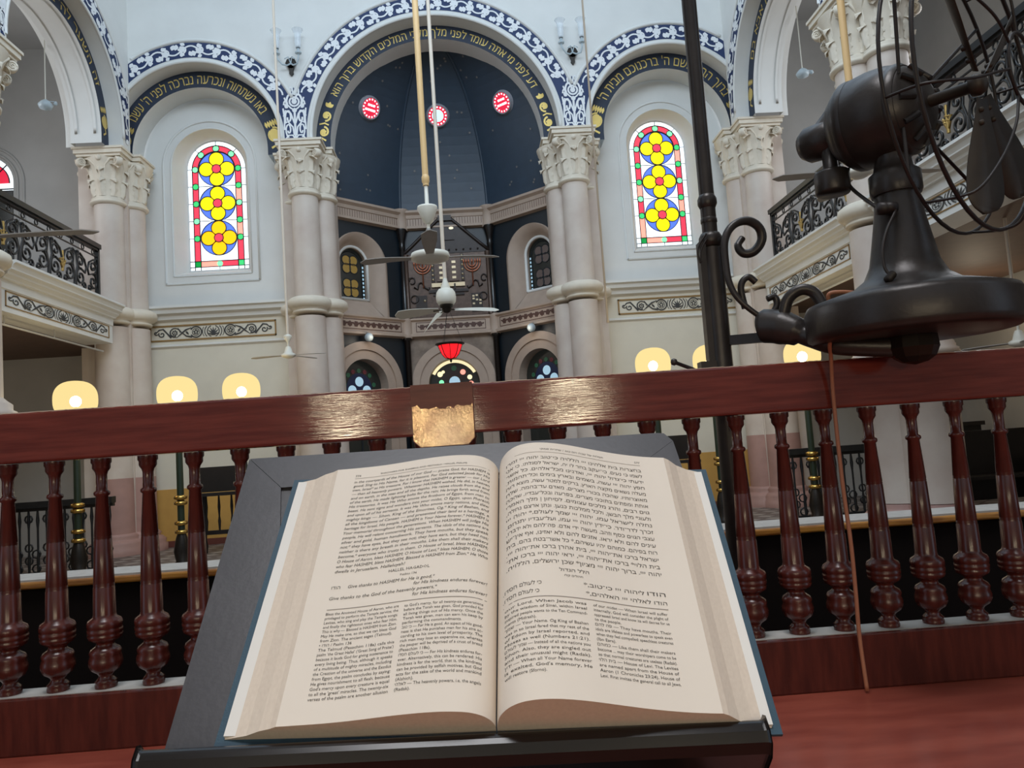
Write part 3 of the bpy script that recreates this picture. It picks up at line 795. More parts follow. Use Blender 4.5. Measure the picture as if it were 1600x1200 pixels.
# ---------------------------------------------------------------- clustered columns
def capital(mb, c, r, ab, z0=4.23, z1=5.06):
    """carved leaf capital with abacus; ab = half width of the abacus"""
    h = z1 - z0
    mb.lathe([(r + .01, z0 - .02), (r + .05, z0), (r + .055, z0 + .03), (r + .02, z0 + .055), (r + .035, z0 + .075), (r, z0 + .1)], (c[0], c[1], 0), 28, 0)
    mb.lathe([(r, z0 + .1), (r + .01, z0 + .3), (r + .05, z0 + .5), (r + .12, z0 + .66), (r + .13, z0 + .7)], (c[0], c[1], 0), 24, 0)
    def leafshape(ang, zb, H, W, out, n=12):
        vs = []
        for i in range(n + 1):
            t = i/n
            if t < .7: q = t/.7; rr = r + .012 + out*.3*q*q; z = zb + H*q*.93
            else: q = (t - .7)/.3; rr = r + .012 + out*(.3 + .7*sin(q*pi/2)); z = zb + H*(.93 + .07*sin(q*pi*.8) - .13*q*q)
            w = W*(.7 + .45*t)*(1 if t < .5 else sqrt(max(0, 1 - ((t - .5)/.5)**2)))*(1 + .14*sin(t*26))
            for s_, o in ((-1, -.025), (-.55, .012), (-.12, .016), (0, .034), (.12, .016), (.55, .012), (1, -.025)):
                a = ang + s_*w/(rr + .02); R = rr + o*min(1, t*6)*min(1, (1.02 - t)*5)
                vs.append((c[0] + R*cos(a), c[1] + R*sin(a), z - .03*abs(s_)*max(0, t - .7)/.3))
        mb.add(vs, [(i*7 + j, i*7 + j + 1, i*7 + j + 8, i*7 + j + 7) for i in range(n) for j in range(6)], 0, True)
    for k in range(8): leafshape(2*pi*k/8, z0 + .1, .27, .08, .075)
    for k in range(4): leafshape(pi/2*k, z0 + .24, .3, .085, .09)
    zt = z1 - .14
    for k in range(4):                                   # corner leaf, scroll, and the flower between them
        a = pi/4 + pi/2*k; R = ab*1.2
        leafshape(a, z0 + .2, .4, .1, max(.1, R - r - .05), 14)
        d = Vector((cos(a), sin(a), 0)); ctr = Vector((c[0], c[1], 0)) + d*(R - .03); ctr.z = zt - .075
        Mx = Matrix.Rotation(a, 4, 'Z') @ Matrix.Rotation(pi/2, 4, 'X')
        mb.lathe([(0, -.042), (.03, -.045), (.05, -.05), (.066, -.042), (.07, 0), (.066, .042), (.05, .05), (.03, .045), (0, .042)], ctr, 18, 0, M=Mx)
        for sg in (1, -1):
            sp_ = [ctr + Mx.to_3x3() @ Vector((.05*(1 - q/14)*cos(q*.9), .05*(1 - q/14)*sin(q*.9), sg*.05)) for q in range(13)]
            mb.tube(sp_, .008, 4)
            b = a + sg*.5
            mb.tube([(c[0] + (r + .03)*cos(a + sg*.62), c[1] + (r + .03)*sin(a + sg*.62), z0 + .42), (c[0] + (r + .07)*cos(a + sg*.5), c[1] + (r + .07)*sin(a + sg*.5), zt - .12), (c[0] + (r + .12)*cos(a + sg*.28), c[1] + (r + .12)*sin(a + sg*.28), zt - .03), (ctr.x - d.x*.03, ctr.y - d.y*.03, zt - .015)], [.006, .016, .02, .018], 6)
        b = pi/2*k; p = (c[0] + (ab - .05)*cos(b), c[1] + (ab - .05)*sin(b), zt - .02)
        mb.lathe([(.05*cos(q*pi/6 - pi/2), .05*sin(q*pi/6 - pi/2)) for q in range(7)], p, 12, 0)
        mb.tube([(c[0] + (r + .05)*cos(b), c[1] + (r + .05)*sin(b), z0 + .5), (p[0] - .02*cos(b), p[1] - .02*sin(b), p[2] - .06), p], [.006, .012, .02], 6)
    for (w, a, b) in ((ab - .03, z1 - .14, z1 - .1), (ab, z1 - .1, z1 - .035), (ab + .02, z1 - .035, z1)):
        mb.box(c[0] - w, c[0] + w, c[1] - w, c[1] + w, a, b)
def column(name, label, loc, shafts, z_base=PLAT, group=None, ped=None):
    t = thing(name, label, 'column', (loc[0], loc[1], z_base), group)
    up = MB(); lo = MB(); cp = MB(); rg = MB(); bs = MB()
    for dx, dy, r, ab in shafts:
        c = (loc[0] + dx, loc[1] + dy)
        up.lathe([(r + .012, 2.58), (r + .008, 3.0), (r, 4.22)], (c[0], c[1], 0), 32)
        capital(cp, c, r, ab)
        rl = r + .025
        rg.lathe([(rl, 2.33), (rl + .03, 2.34), (rl + .035, 2.365), (rl + .012, 2.385), (rl + .06, 2.41), (rl + .1, 2.44), (rl + .115, 2.49), (rl + .1, 2.545), (rl + .05, 2.58), (r + .01, 2.59)], (c[0], c[1], 0), 32)
        lo.lathe([(rl + .02, -.05), (rl + .012, .8), (rl, 2.28)], (c[0], c[1], 0), 32)
        lo.lathe([(rl + .03, z_base + .3), (rl + .022, -.05)], (c[0], c[1], 0), 32, 1 if z_base == PLAT else 0)
        bs.lathe([(rl + .17, z_base), (rl + .17, z_base + .1), (rl + .14, z_base + .12), (rl + .15, z_base + .17), (rl + .1, z_base + .22), (rl + .06, z_base + .24), (rl + .08, z_base + .28), (rl + .03, z_base + .32)], (c[0], c[1], 0), 32)
        if ped: bs.lathe([(rl + .075, z_base + .3), (rl + .07, ped - .08), (rl + .13, ped - .06), (rl + .14, ped), (rl + .1, ped + .02), (rl + .1, ped + .08), (rl + .05, ped + .12), (rl + .01, ped + .16)], (c[0], c[1], 0), 32, 1)
    lo.build('lower_shaft', [M['stone'], M['stone_red']], t); up.build('upper_shaft', M['stone'], t)
    rg.build('ring_moulding', M['capital'], t); cp.build('capital', M['capital'], t); bs.build('base', [M['stone_red'], M['stone']], t)
    return t
cx = 2.175
cl = column('clustered_column', 'pink marble clustered column at the left edge of the dark blue apse arch', (XC - cx, 12.15), [(0, 0, .208, .35), (.215, .3, .2, .24), (-.25, .45, .17, .25)])
cr = column('clustered_column', 'pink marble clustered column at the right edge of the dark blue apse arch', (XC + cx, 12.15), [(0, 0, .208, .35), (-.215, .3, .2, .24), (.25, .45, .17, .25)])
column('clustered_column', 'pink corner column between the left gallery and the left stained glass window', (XC - XN - .36, 12.12), [(0, 0, .215, .36), (.22, .3, .2, .26), (-.3, .38, .17, .25)])
column('clustered_column', 'pink corner column between the right gallery and the right stained glass window', (XC + XN + .36, 12.12), [(0, 0, .215, .36), (-.22, .3, .2, .26), (.3, .38, .17, .25)])
column('clustered_column', 'near column cut by the left edge of the photo, with a carved capital above the left gallery', (XC - XN - .27, 8.65), [(0, 0, .23, .35), (-.42, -.02, .22, .3), (-.2, .33, .22, .3), (-.2, -.33, .22, .3)], ped=.78)
column('clustered_column', 'near pink column standing behind the large black fan on the right', (XC + XN + .27, 8.65), [(0, 0, .24, .35), (.42, -.02, .22, .3), (.2, .33, .22, .3), (.2, -.33, .22, .3)], ped=.78)

# ---------------------------------------------------------------- balcony railings
def balcony_railing(label, F, y0, y1, nm='balcony_railing'):
    c = F((y0 + y1)/2, 2.56, XN + .38)
    t = thing(nm, label, 'railing', c)
    w = XN + .38; z0, z1 = 2.72, 3.5
    a = MB(); a.box(y0, y1, z1 - .07, z1, w - .06, w + .06, 0, F=F); a.box(y0, y1, z1 - .1, z1 - .07, w - .03, w + .03, 0, F=F); a.build('top_rail', M['black_iron'], t)
    a = MB(); a.box(y0, y1, 2.56, z0, w - .03, w + .03, 0, F=F); a.build('bottom_rail', M['black_iron'], t)
    a = MB(); a.box(y0, y1, z1 - .2, z1 - .185, w - .01, w + .01, 0, F=F)
    n = round((y1 - y0)/.31)
    for k in range(n):
        u = y0 + (k + .5)*(y1 - y0)/n
        a.tube([F(u + .035*cos(i*pi/5), z1 - .143 + .035*sin(i*pi/5), w) for i in range(10)], .009, 4, 0, closed=True)
    scroll_ironwork(a, y1 - y0, z1 - .2 - z0, lambda s, q: Vector(F(y0 + s, z0 + q, w)), .016, 0, 1)
    a.build('scroll_panel', [M['black_iron'], M['iron_gilt']], t)
    for u in (y0 + .02, y1 - .02):
        a = MB(); a.box(u - .025, u + .025, 2.56, z1 + .01, w - .03, w + .03, 0, F=F); a.build('post', M['black_iron'], t)
    return t
balcony_railing('black scrolled iron balcony railing of the left gallery', FL, 9.05, 11.75)
balcony_railing('black scrolled iron balcony railing of the right gallery beside the corner column', FR, 9.05, 11.75)
balcony_railing('black scrolled iron balcony railing of the right gallery behind the large fan blades', FR, 5.7, 8.2)
# ---------------------------------------------------------------- apse
AX = XC; YA = 13.85; HW = .8
pts2 = [(AX - 2.2, 12.56), (AX - HW, YA), (AX + HW, YA), (AX + 2.2, 12.56)]
def facet(i):
    a, b = Vector(pts2[i]), Vector(pts2[i + 1]); L = (b - a).length; d = (b - a)/L; nrm = Vector((d.y, -d.x))
    return L, (lambda s, z, k=0.0: (a.x + d.x*s + nrm.x*k, a.y + d.y*s + nrm.y*k, z))      # k = towards the room
apse = MB(); DC = 4.42
for i in range(3):
    L, f = facet(i)
    # lower wall with round doorway, upper wall with an arched niche on the sides
    R, zc = .46, 1.24
    u = L/2
    n = 24
    col = 1 if i != 1 else 5
    apse.poly([f(0, PLAT), f(u - R, PLAT), f(u - R, 2.15), f(0, 2.15)], col); apse.poly([f(u + R, PLAT), f(L, PLAT), f(L, 2.15), f(u + R, 2.15)], col)
    for k in range(n):
        a, b = pi*k/n, pi*(k + 1)/n
        apse.poly([f(u - R*cos(a), zc + R*sin(a)), f(u - R*cos(b), zc + R*sin(b)), f(u - R*cos(b), 2.15), f(u - R*cos(a), 2.15)], col)
    for (r0, r1, k0, k1) in ((.62, .76, 0, .05), (.46, .62, 0, .02)):
        q = []
        for k in range(n + 1):
            a = pi*k/n; q.append((u - r0*cos(a), zc + r0*sin(a), u - r1*cos(a), zc + r1*sin(a)))
        q = [(u - r0, PLAT, u - r1, PLAT)] + q + [(u + r0, PLAT, u + r1, PLAT)]
        vs = []
        for A in q: vs += [f(A[0], A[1], k1), f(A[2], A[3], k1), f(A[2], A[3], 0), f(A[0], A[1], 0)]
        fs = []
        for j in range(len(q) - 1):
            for e in range(4): fs.append((4*j + e, 4*j + (e + 1) % 4, 4*j + 4 + (e + 1) % 4, 4*j + 4 + e))
        apse.add(vs, fs, 2)
    vs = []
    prof = [(u - R, PLAT)] + [(u - R*cos(pi*k/n), zc + R*sin(pi*k/n)) for k in range(n + 1)] + [(u + R, PLAT)]
    for s, z in prof: vs += [f(s, z), f(s, z, -.25)]
    apse.add(vs, [(2*j, 2*j + 1, 2*j + 3, 2*j + 2) for j in range(len(prof) - 1)], 2)
    if i == 1:
        apse.poly([f(0, 2.15), f(L, 2.15), f(L, DC), f(0, DC)], 1)
    else:
        rw, rb, rs = .56, 2.42, 3.36
        pr = [(u - rw, rb)] + [(u - rw*cos(pi*k/n), rs + rw*sin(pi*k/n)) for k in range(n + 1)] + [(u + rw, rb)]
        apse.poly([f(0, 2.15), f(L, 2.15), f(L, rb), f(0, rb)], 1)
        apse.poly([f(0, rb), f(u - rw, rb), f(u - rw, DC), f(0, DC)], 1); apse.poly([f(u + rw, rb), f(L, rb), f(L, DC), f(u + rw, DC)], 1)
        for p, q in zip(pr[1:-2], pr[2:-1]): apse.poly([f(*p), f(*q), f(q[0], DC), f(p[0], DC)], 1)
        iw, ib, isx = .3, 2.78, 3.42
        ir = [(u - iw, ib)] + [(u - iw*cos(pi*k/n), isx + iw*sin(pi*k/n)) for k in range(n + 1)] + [(u + iw, ib)]
        vs = []
        for p, q in zip(pr, ir): vs += [f(*p), f(p[0], p[1], .03), f(p[0] + (u - p[0])*.1, p[1], .03), f(q[0], q[1], -.22), f(q[0], q[1], -.34)]
        apse.add(vs, [(5*j + e, 5*j + e + 1, 5*j + 5 + e + 1, 5*j + 5 + e) for j in range(len(pr) - 1) for e in range(4)], 2, True)
        apse.poly([f(u - rw, rb), f(u + rw, rb), f(u + iw, ib, -.22), f(u - iw, ib, -.22)], 2); apse.poly([f(u - iw, ib, -.22), f(u + iw, ib, -.22), f(u + iw, ib, -.34), f(u - iw, ib, -.34)], 3)
        apse.tube([f(q[0], q[1], -.21) for q in ir] , .03, 5, 3); apse.tube([f(u - iw, ib, -.21), f(u + iw, ib, -.21)], .03, 5, 3)
# ribbed half dome over the three sides
nd = 24
A0 = 7.1 - DC
def dome(i, s, th):
    L, f = facet(i); x, y, z = f(s*L, 0)
    c = cos(th); return (AX + (x - AX)*c, 12.5 + (y - 12.5)*c, DC + A0*sin(th))
for i in range(3):
    vs = []
    for k in range(nd + 1):
        th = pi/2*k/nd
        for s in (0, .25, .5, .75, 1): vs.append(dome(i, s, th))
    apse.add(vs, [(5*k + e, 5*k + e + 1, 5*k + 6 + e, 5*k + 5 + e) for k in range(nd) for e in range(4)], 0)
for i in (1, 2):
    apse.tube([dome(i, 0, pi/2*k/nd*.97) for k in range(nd + 1)], .03, 6, 0)
rnd = random.Random(3)
for i in range(3):
    for k in range(16):
        s, th = rnd.uniform(.06, .94), rnd.uniform(.04, 1.2)
        p = Vector(dome(i, s, th)); q = Vector(dome(i, s + .01, th)) - p; r = Vector(dome(i, s, th + .01)) - p
        nn = q.cross(r).normalized(); ex = q.normalized(); ey = nn.cross(ex)
        if (Vector((AX, 11, 5)) - p).dot(nn) < 0: nn = -nn
        R = .028
        apse.poly([p + nn*.012 + ex*(R if j % 2 == 0 else R*.42)*cos(pi*j/5) + ey*(R if j % 2 == 0 else R*.42)*sin(pi*j/5) for j in range(10)], 4)
struct(apse.build('wall_apse', [M['apse'], M['apse_low'], M['beige'], M['trim'], M['star'], M['ark_stone']]))
# bands round the apse
bd = MB()
for i in range(3):
    L, f = facet(i)
    bd.sweep([(0, 4.44), (.12, 4.44), (.12, 4.4), (.07, 4.36), (.06, 4.30), (.045, 4.3), (.045, 4.16), (.09, 4.14), (.09, 4.11), (0, 4.09)], lambda t, d, z: f(t, z, d), -.02, L + .02, 0)
    for k in range(int(L/.05)): bd.ribbon([(.02 + k*.05, 4.17), (.02 + k*.05, 4.29)], .008, lambda a, b: f(a, b, .048), 1)
    bd.sweep([(0, 2.45), (.1, 2.45), (.1, 2.42), (.06, 2.39), (.06, 2.18), (.1, 2.16), (.1, 2.12), (0, 2.1)], lambda t, d, z: f(t, z, d), -.02, L + .02, 0)
    x0, x1 = .17, L - .17
    for a in ((x0, x1, 2.2, 2.212), (x0, x1, 2.365, 2.377), (x0, x0 + .012, 2.2, 2.377), (x1 - .012, x1, 2.2, 2.377)):
        bd.poly([f(a[0], a[2], .064), f(a[1], a[2], .064), f(a[1], a[3], .064), f(a[0], a[3], .064)], 1)
    n = int((x1 - x0 - .1)/.115); d_ = Vector(f(0, 0, 1)) - Vector(f(0, 0, 0)); bd.jit = tuple(d_)
    for k in range(n):
        c = x0 + .05 + (k + .5)*(x1 - x0 - .1)/n
        g = lambda a, b: f(a, b, .064)
        flower(bd, (c, 2.288), .05, g, 1, 6, k*.5); leaf(bd, (c + .04, 2.288), .05, .03, .6, g, 1); leaf(bd, (c - .04, 2.288), .05, .03, pi - .6, g, 1)
bd.jit = None
for i in (1, 2):
    x, y = pts2[i]
    bd.lathe([(.12, 4.08), (.135, 4.12), (.11, 4.16), (.11, 4.38), (.15, 4.42), (.15, 4.47)], (x, y - .02, 0), 16, 0)
    bd.lathe([(.1, 2.09), (.12, 2.12), (.1, 2.16), (.1, 2.4), (.12, 2.44), (.1, 2.47)], (x, y - .03, 0), 16, 0)
bd.jit = None
struct(bd.build('trim_5', [M['beige'], M['beige_dk']]))
for i in (1, 2):
    sd = 'left' if i == 1 else 'right'
    x, y = pts2[i]
    t = thing('colonnette', 'slim glossy black colonnette in the %s corner of the apse' % sd, 'column', (x, y - .07, PLAT))
    a = MB(); a.lathe([(.07, 2.47), (.07, 2.52), (.05, 2.55), (.048, 3.2), (.046, 3.72), (.06, 3.76), (.05, 3.8), (.06, 3.9), (.1, 4.06), (.1, 4.1)], (x, y - .07, 0), 14); a.build('upper_shaft', M['lip'], t)
    a = MB(); a.lathe([(.08, PLAT), (.08, PLAT + .1), (.055, PLAT + .14), (.055, 2.04), (.08, 2.06), (.08, 2.1)], (x, y - .07, 0), 14); a.build('lower_shaft', M['lip'], t)
# glazed fillings of the doorways and niches
for i, nm in ((0, 'left'), (1, 'middle'), (2, 'right')):
    L, f = facet(i); u = L/2; n = 24; R, zc = .46, 1.24
    a = MB(); q = lambda s, z, k=0: f(u + s, zc + z, -.2 + .004*k)
    a.poly([q(-R, PLAT - zc)] + [q(-R*cos(pi*k/n), R*sin(pi*k/n)) for k in range(n + 1)] + [q(R, PLAT - zc)], 0)
    g2 = lambda s, z: q(s, z, 1); g3 = lambda s, z: q(s, z, 2)
    if i != 1:
        sx = .06 if i == 0 else .03
        a.disc((0, -.02), .26, g2, 1, 24)
        for (x, z, r, m_) in ((0, .09, .085, 2), (-.15, -.06, .085, 2), (.15, -.06, .085, 2), (0, -.2, .085, 2), (0, .28, .04, 3), (-.22, .2, .04, 3), (.22, .2, .04, 3), (-.12, .26, .04, 4), (.12, .26, .04, 4), (-.3, .04, .04, 3), (.3, .04, .04, 3)):
            a.disc((x, z), r, g3, m_, 18)
        mats = [GD['n'], GD['b'], GD['w'], GD['g'], GD['r']]
    else:
        a.ring((0, 0), .4, .455, g2, 1, 18, .5, pi - .5)  # cream arc: a reflection in the doorway, coloured as glowing glass
        for (x, z, r, m_) in ((-.26, .2, .05, 1), (-.2, .24, .03, 1), (.16, .22, .05, 2), (.28, .12, .045, 1), (-.24, .05, .045, 3), (0, .05, .1, 4), (0, -.05, .045, 2), (.3, .0, .05, 2), (-.32, -.1, .045, 3), (0, .3, .05, 5)):
            a.disc((x, z), r, g3, m_, 16)
        mats = [GD['n'], GD['c'], G['s'], G['h'], GD['w'], GD['g']]
    o = a.build('door_%d' % (i + 1), mats); struct(o)
    a = MB()
    a.box(-.012, .012, PLAT - zc, -.35, -.19, -.185, 0, F=lambda s, z, k: f(u + s, zc + z, k)); a.tube([q(-R, -.36, 3), q(R, -.36, 3)], .02, 4)
    OFF[o.name] = Vector((0, 0, 0)); a.build('frame', M['lead'], o)
    if i != 1:
        iw, ib, isx = .3, 2.78, 3.42
        p = MB(); g = lambda a_, b_, k=0: f(u + a_, b_, -.3 + .003*k)
        p.poly([g(-iw, ib)] + [g(-iw*cos(pi*k/n), isx + iw*sin(pi*k/n)) for k in range(n + 1)] + [g(iw, ib)], 0)
        for cz in (3.42, 3.0):
            for k in range(4):
                an = pi/2*k + pi/4; p.disc((.105*cos(an), cz + .105*sin(an)), .085, lambda x, z: g(x, z, 1), 1 if i == 0 else 2, 14)
        for k in range(9):
            for sg in (1, -1): p.poly([g(sg*.25, ib + .03 + k*.07, 1), g(sg*.28, ib + .03 + k*.07, 1), g(sg*.28, ib + .07 + k*.07, 1), g(sg*.25, ib + .07 + k*.07, 1)], 3)
        l = MB(); l.tube([g(-.235, ib, 3), g(-.235, isx, 3)] + [g(-.235*cos(pi*k/12), isx + .235*sin(pi*k/12), 3) for k in range(13)] + [g(.235, ib, 3)], .01, 4)
        for cz in (3.42, 3.0):
            for k in range(4):
                an = pi/2*k + pi/4; l.tube([g(.105*cos(an) + .087*cos(j*pi/7), cz + .105*sin(an) + .087*sin(j*pi/7), 2) for j in range(14)], .008, 4, closed=True)
        w = l.build('window_%d' % (5 + i//2), M['lead']); struct(w); OFF[w.name] = Vector((0, 0, 0)); p.build('stained_glass', [GD['n'], GD['y'], emit('dusky_glass_%d' % i, srgb(70, 62, 60), .5), GD['w']], w)
# three round windows in the dome
def rose(i, th, nm, centre):
    p = Vector(dome(i, .5, th)); q = (Vector(dome(i, .6, th)) - p).normalized(); r = (Vector(dome(i, .5, th + .02)) - p); r = (r - q*r.dot(q)).normalized()
    nn = q.cross(r); 
    if nn.dot(Vector((AX, 11, 5)) - p) < 0: nn = -nn
    R = .17
    F = lambda k: (lambda a, b: p + nn*(.05 + .004*k) + q*a + r*b)
    g = MB(); g.disc((0, 0), R, F(0), 0, 28)
    for k in range(16): g.disc((R*.86*cos(2*pi*k/16), R*.86*sin(2*pi*k/16)), R*.09, F(1), 1, 8)
    if centre: g.disc((0, 0), R*.62, F(1), 2, 24)
    else:
        for (y, x0, x1) in ((.05, -.07, .08), (-.03, -.11, .1)):
            for (a, b) in ((x0, x0 + .045), (x0 + .055, x0 + .09), (x0 + .1, x1)): g.poly([F(1)(a, y - .018), F(1)(b, y - .018), F(1)(b, y + .018), F(1)(a, y + .018)], 1)
    fr = MB()
    fr.tube([F(0)((R + .012)*cos(2*pi*k/28), (R + .012)*sin(2*pi*k/28)) for k in range(28)], .014, 5, closed=True)
    vs = []
    for k in range(28): a = 2*pi*k/28; vs += [F(0)((R + .012)*cos(a), (R + .012)*sin(a)), F(-14)((R + .05)*cos(a), (R + .05)*sin(a))]
    fr.add(vs, [(2*k, 2*k + 1, (2*k + 3) % 56, (2*k + 2) % 56) for k in range(28)], 0)
    w = struct(fr.build(nm, M['milk_white'])); OFF[w.name] = Vector((0, 0, 0)); g.build('stained_glass', [G['d'], G['w'], emit('pale_blue_glass', srgb(190, 226, 240), 1.05)], w)
M['milk_white'] = mat('pale_reveal_paint', srgb(150, 150, 158), .5)
rose(0, .67, 'window_7', False); rose(1, .683, 'window_8', True); rose(2, .67, 'window_9', False)

# ---------------------------------------------------------------- carved ark front between the bands
L, f = facet(1)
t = thing('ark_panel', 'dark carved ark front with menorahs and tablets under a gable', 'carving', (AX, YA - .06, 2.46))
fy = lambda x, z, k=0: (AX + x, YA - .06 - k, z)
pr = lambda x, z, d: (AX + x, YA - .02 - d, z)
M['ark'] = mat('dark_carved_ark_wood', srgb(92, 74, 64), .35, metal=.3, var=.3, vscale=14, bump=.15, bscale=40)
M['ark_dk'] = mat('blackened_ark_wood', srgb(44, 34, 30), .4, metal=.2, var=.3, vscale=14)
M['silver'] = mat('silvered_relief', srgb(196, 180, 150), .3, metal=.8)
a = MB(); a.prism([(-.76, 2.46), (.76, 2.46), (.76, 3.62), (-.76, 3.62)], pr, 0, .05)
a.build('body', M['ark'], t)
a = MB(); a.prism([(-.76, 3.62), (.76, 3.62), (.62, 3.76), (.3, 4.06), (.1, 4.24), (-.1, 4.24), (-.3, 4.06), (-.62, 3.76)], pr, 0, .06)
a.tube([fy(x, z, .03) for x, z in ((-.78, 3.64), (-.62, 3.78), (-.3, 4.08), (-.1, 4.27), (.1, 4.27), (.3, 4.08), (.62, 3.78), (.78, 3.64))], .03, 6)
for k in range(10): a.lathe([(0, -.02), (.02, 0), (0, .02)], fy(-.6 + k*.13, 3.68, .04), 6)
a.build('gable', M['ark_dk'], t)
a = MB(); a.box(AX - .12, AX + .12, YA - .12, YA - .06, 4.22, 4.32); a.build('gable_block', M['ark_dk'], t)
a = MB(); a.box(AX - .05, AX + .16, YA - .1, YA - .06, 3.86, 4.02); a.build('gable_plaque', M['ark_dk'], t)
a = MB(); a.disc((.11, 4.08), .045, lambda x, z: fy(x, z, .03), 0, 12, .025); a.build('glint_boss', M['silver'], t)
for sg in (-1, 1):
    a = MB(); c = .45*sg; zc = 3.42
    for r in (.06, .105, .15): a.tube([fy(c + r*cos(pi + pi*k/14), zc + r*1.05*sin(pi + pi*k/14), .03) for k in range(15)], .012, 5)
    a.tube([fy(c, zc + .02, .03), fy(c, 3.0, .03)], .013, 5)
    for r in (-.15, -.105, -.06, 0, .06, .105, .15): a.lathe([(.008, 0), (.02, .02), (.016, .05), (0, .09)], fy(c + r, zc, .03), 6)
    a.build('menorah', M['copper'], t)
    a = MB(); a.prism([(sg*.02, 3.1), (sg*.2, 3.1), (sg*.2, 3.5), (sg*.16, 3.58), (sg*.06, 3.58), (sg*.02, 3.5)], pr, .05, .08); tb_ = a.build('tablet', M['ark'], t)
    for k in range(4): a = MB(); a.prism([(sg*.08, 3.14 + k*.095), (sg*.15, 3.14 + k*.095), (sg*.15, 3.185 + k*.095), (sg*.08, 3.185 + k*.095)], pr, .08, .09); a.build('tablet_inlay', M['silver'], tb_)
    a = MB(); a.box(AX + sg*.27 - .03, AX + sg*.27 + .03, YA - .09, YA - .06, 3.1, 3.6)
    for k in range(6): a.lathe([(0, -.03), (.024, -.01), (.024, .01), (0, .03)], fy(sg*.27, 3.14 + k*.085, .03), 8, 1)
    a.build('beaded_column', [M['ark_dk'], M['silver']], t)
    a = MB(); a.tube([fy(sg*x, z, .03) for x, z in ((.62, 3.02), (.56, 2.98), (.54, 3.08), (.48, 3.1), (.42, 3.0), (.36, 2.96), (.34, 3.0))], .016, 5)
    a.build('relief', M['ark_dk'], t)
    a = MB(); a.tube([fy(sg*(.65 + .05*cos(j)), 3.14 + .06*sin(j), .03) for j in [x*.6 for x in range(10)]], .012, 5); a.build('relief', M['ark_dk'], t)
    a = MB(); a.tube([fy(sg*(.62 + .07*cos(j)), 2.8 + .07*sin(j), .03) for j in [x*.6 for x in range(11)]], .01, 5); a.build('relief', M['ark_dk'], t)
    a = MB(); a.box(AX + sg*.5 - .1, AX + sg*.5 + .1, YA - .085, YA - .06, 2.52, 2.86)
    if sg > 0:
        for (x, z) in ((-.06, .27), (0, .28), (-.06, .22), (.0, .2), (.06, .19), (-.06, .13), (.06, .13)): a.box(AX + .5 + x - .02, AX + .5 + x + .02, YA - .092, YA - .085, 2.52 + z, 2.55 + z, 1)
    else: a.lathe([(0, -.03), (.03, 0), (0, .03)], fy(-.44, 2.76, .03), 8, 1)
    a.build('carved_casket', [M['ark_dk'], M['silver']], t)
a = MB(); a.box(AX - .3, AX + .3, YA - .11, YA - .06, 3.0, 3.07); a.build('tablet_plinth', M['silver'], t)
a = MB(); a.box(AX - .36, AX + .36, YA - .1, YA - .06, 2.9, 2.95); a.build('ledge', M['ark_dk'], t)
a = MB(); a.box(AX - .28, AX + .28, YA - .1, YA - .06, 2.84, 2.88); a.build('ledge', M['ark_dk'], t)
for q in (-.115, .115): a = MB(); a.box(AX + q - .015, AX + q + .015, YA - .12, YA - .06, 2.95, 3.05); a.build('ledge_peg', M['ark_dk'], t)
for sg in (-1, 1):
    a = MB(); a.lathe([(.05, 2.46), (.05, 2.5), (.035, 2.53), (.035, 3.5), (.05, 3.55), (.05, 3.62)], (AX + sg*.74, YA - .09, 0), 10); a.build('side_column', M['ark'], t)
    a = MB(); a.box(AX + sg*.69 - .035, AX + sg*.69 + .035, YA - .08, YA - .06, 3.2, 3.6); a.build('side_plate', M['ark'], t)
# small glass bulbs over the side doorways, red lamp before the ark
for i, sd in ((0, 'left'), (2, 'right')):
    L, f = facet(i); p = f(L*(.5), 2.05, .0)
    pz = Vector(f(L*.5, 2.055, .16))
    t = thing('wall_lamp', 'small clear glass globe lamp over the %s apse doorway' % sd, 'lamp', f(L*.5, 2.055, 0))
    a = MB(); a.lathe([(.075*cos(q*pi/10 - pi/2), .075*sin(q*pi/10 - pi/2)) for q in range(11)], pz, 18); a.build('glass_globe', M['milk_glass'], t)
    a = MB(); a.tube([f(L*.5, 2.1, 0), f(L*.5, 2.14, .1), tuple(pz + Vector((0, 0, .07)))], .012, 6); a.build('bracket', M['grey_enamel'], t)
    a = MB(); a.lathe([(0, -.03), (.022, 0), (0, .03)], pz + Vector((.03 if i == 0 else -.03, -.02, 0)), 8); a.build('bulb', M['white_enamel'], t)
t = thing('hanging_lamp', 'glowing red glass lamp hanging before the ark doorway', 'lamp', (-.26, 12.0, 1.5))
a = MB(); a.lathe([(.02, 1.47), (.08, 1.485), (.13, 1.54), (.16, 1.61), (.185, 1.68), (.17, 1.68), (.12, 1.56), (.02, 1.49)], (-.26, 12.0, 0), 8, 0, smooth=False); a.build('glass_bowl', M['red_lamp'], t)
a = MB(); a.lathe([(.19, 1.68), (.23, 1.695), (.23, 1.71), (.05, 1.74), (0, 1.74)], (-.26, 12.0, 0), 20)
for k in range(8): a.tube([(-.26 + r*cos(pi/4*k), 12 + r*sin(pi/4*k), z) for r, z in ((.02, 1.465), (.083, 1.48), (.135, 1.538), (.165, 1.61), (.192, 1.68))], .006, 4)
a.lathe([(0, 1.4), (.02, 1.43), (.012, 1.47), (0, 1.48)], (-.26, 12, 0), 8); a.build('rim', M['bronze'], t)
a = MB(); a.lathe([(0, 1.55), (.04, 1.6), (.03, 1.66), (0, 1.7)], (-.26, 11.95, 0), 8); a.build('flame_glass', emit('orange_flame_glass', srgb(255, 150, 60), 1.6), t)
a = MB()
for k in range(3): a.tube([(-.26 + .2*cos(2.1*k), 12 + .2*sin(2.1*k), 1.71), (-.26, 12, 2.3)], .004, 4)
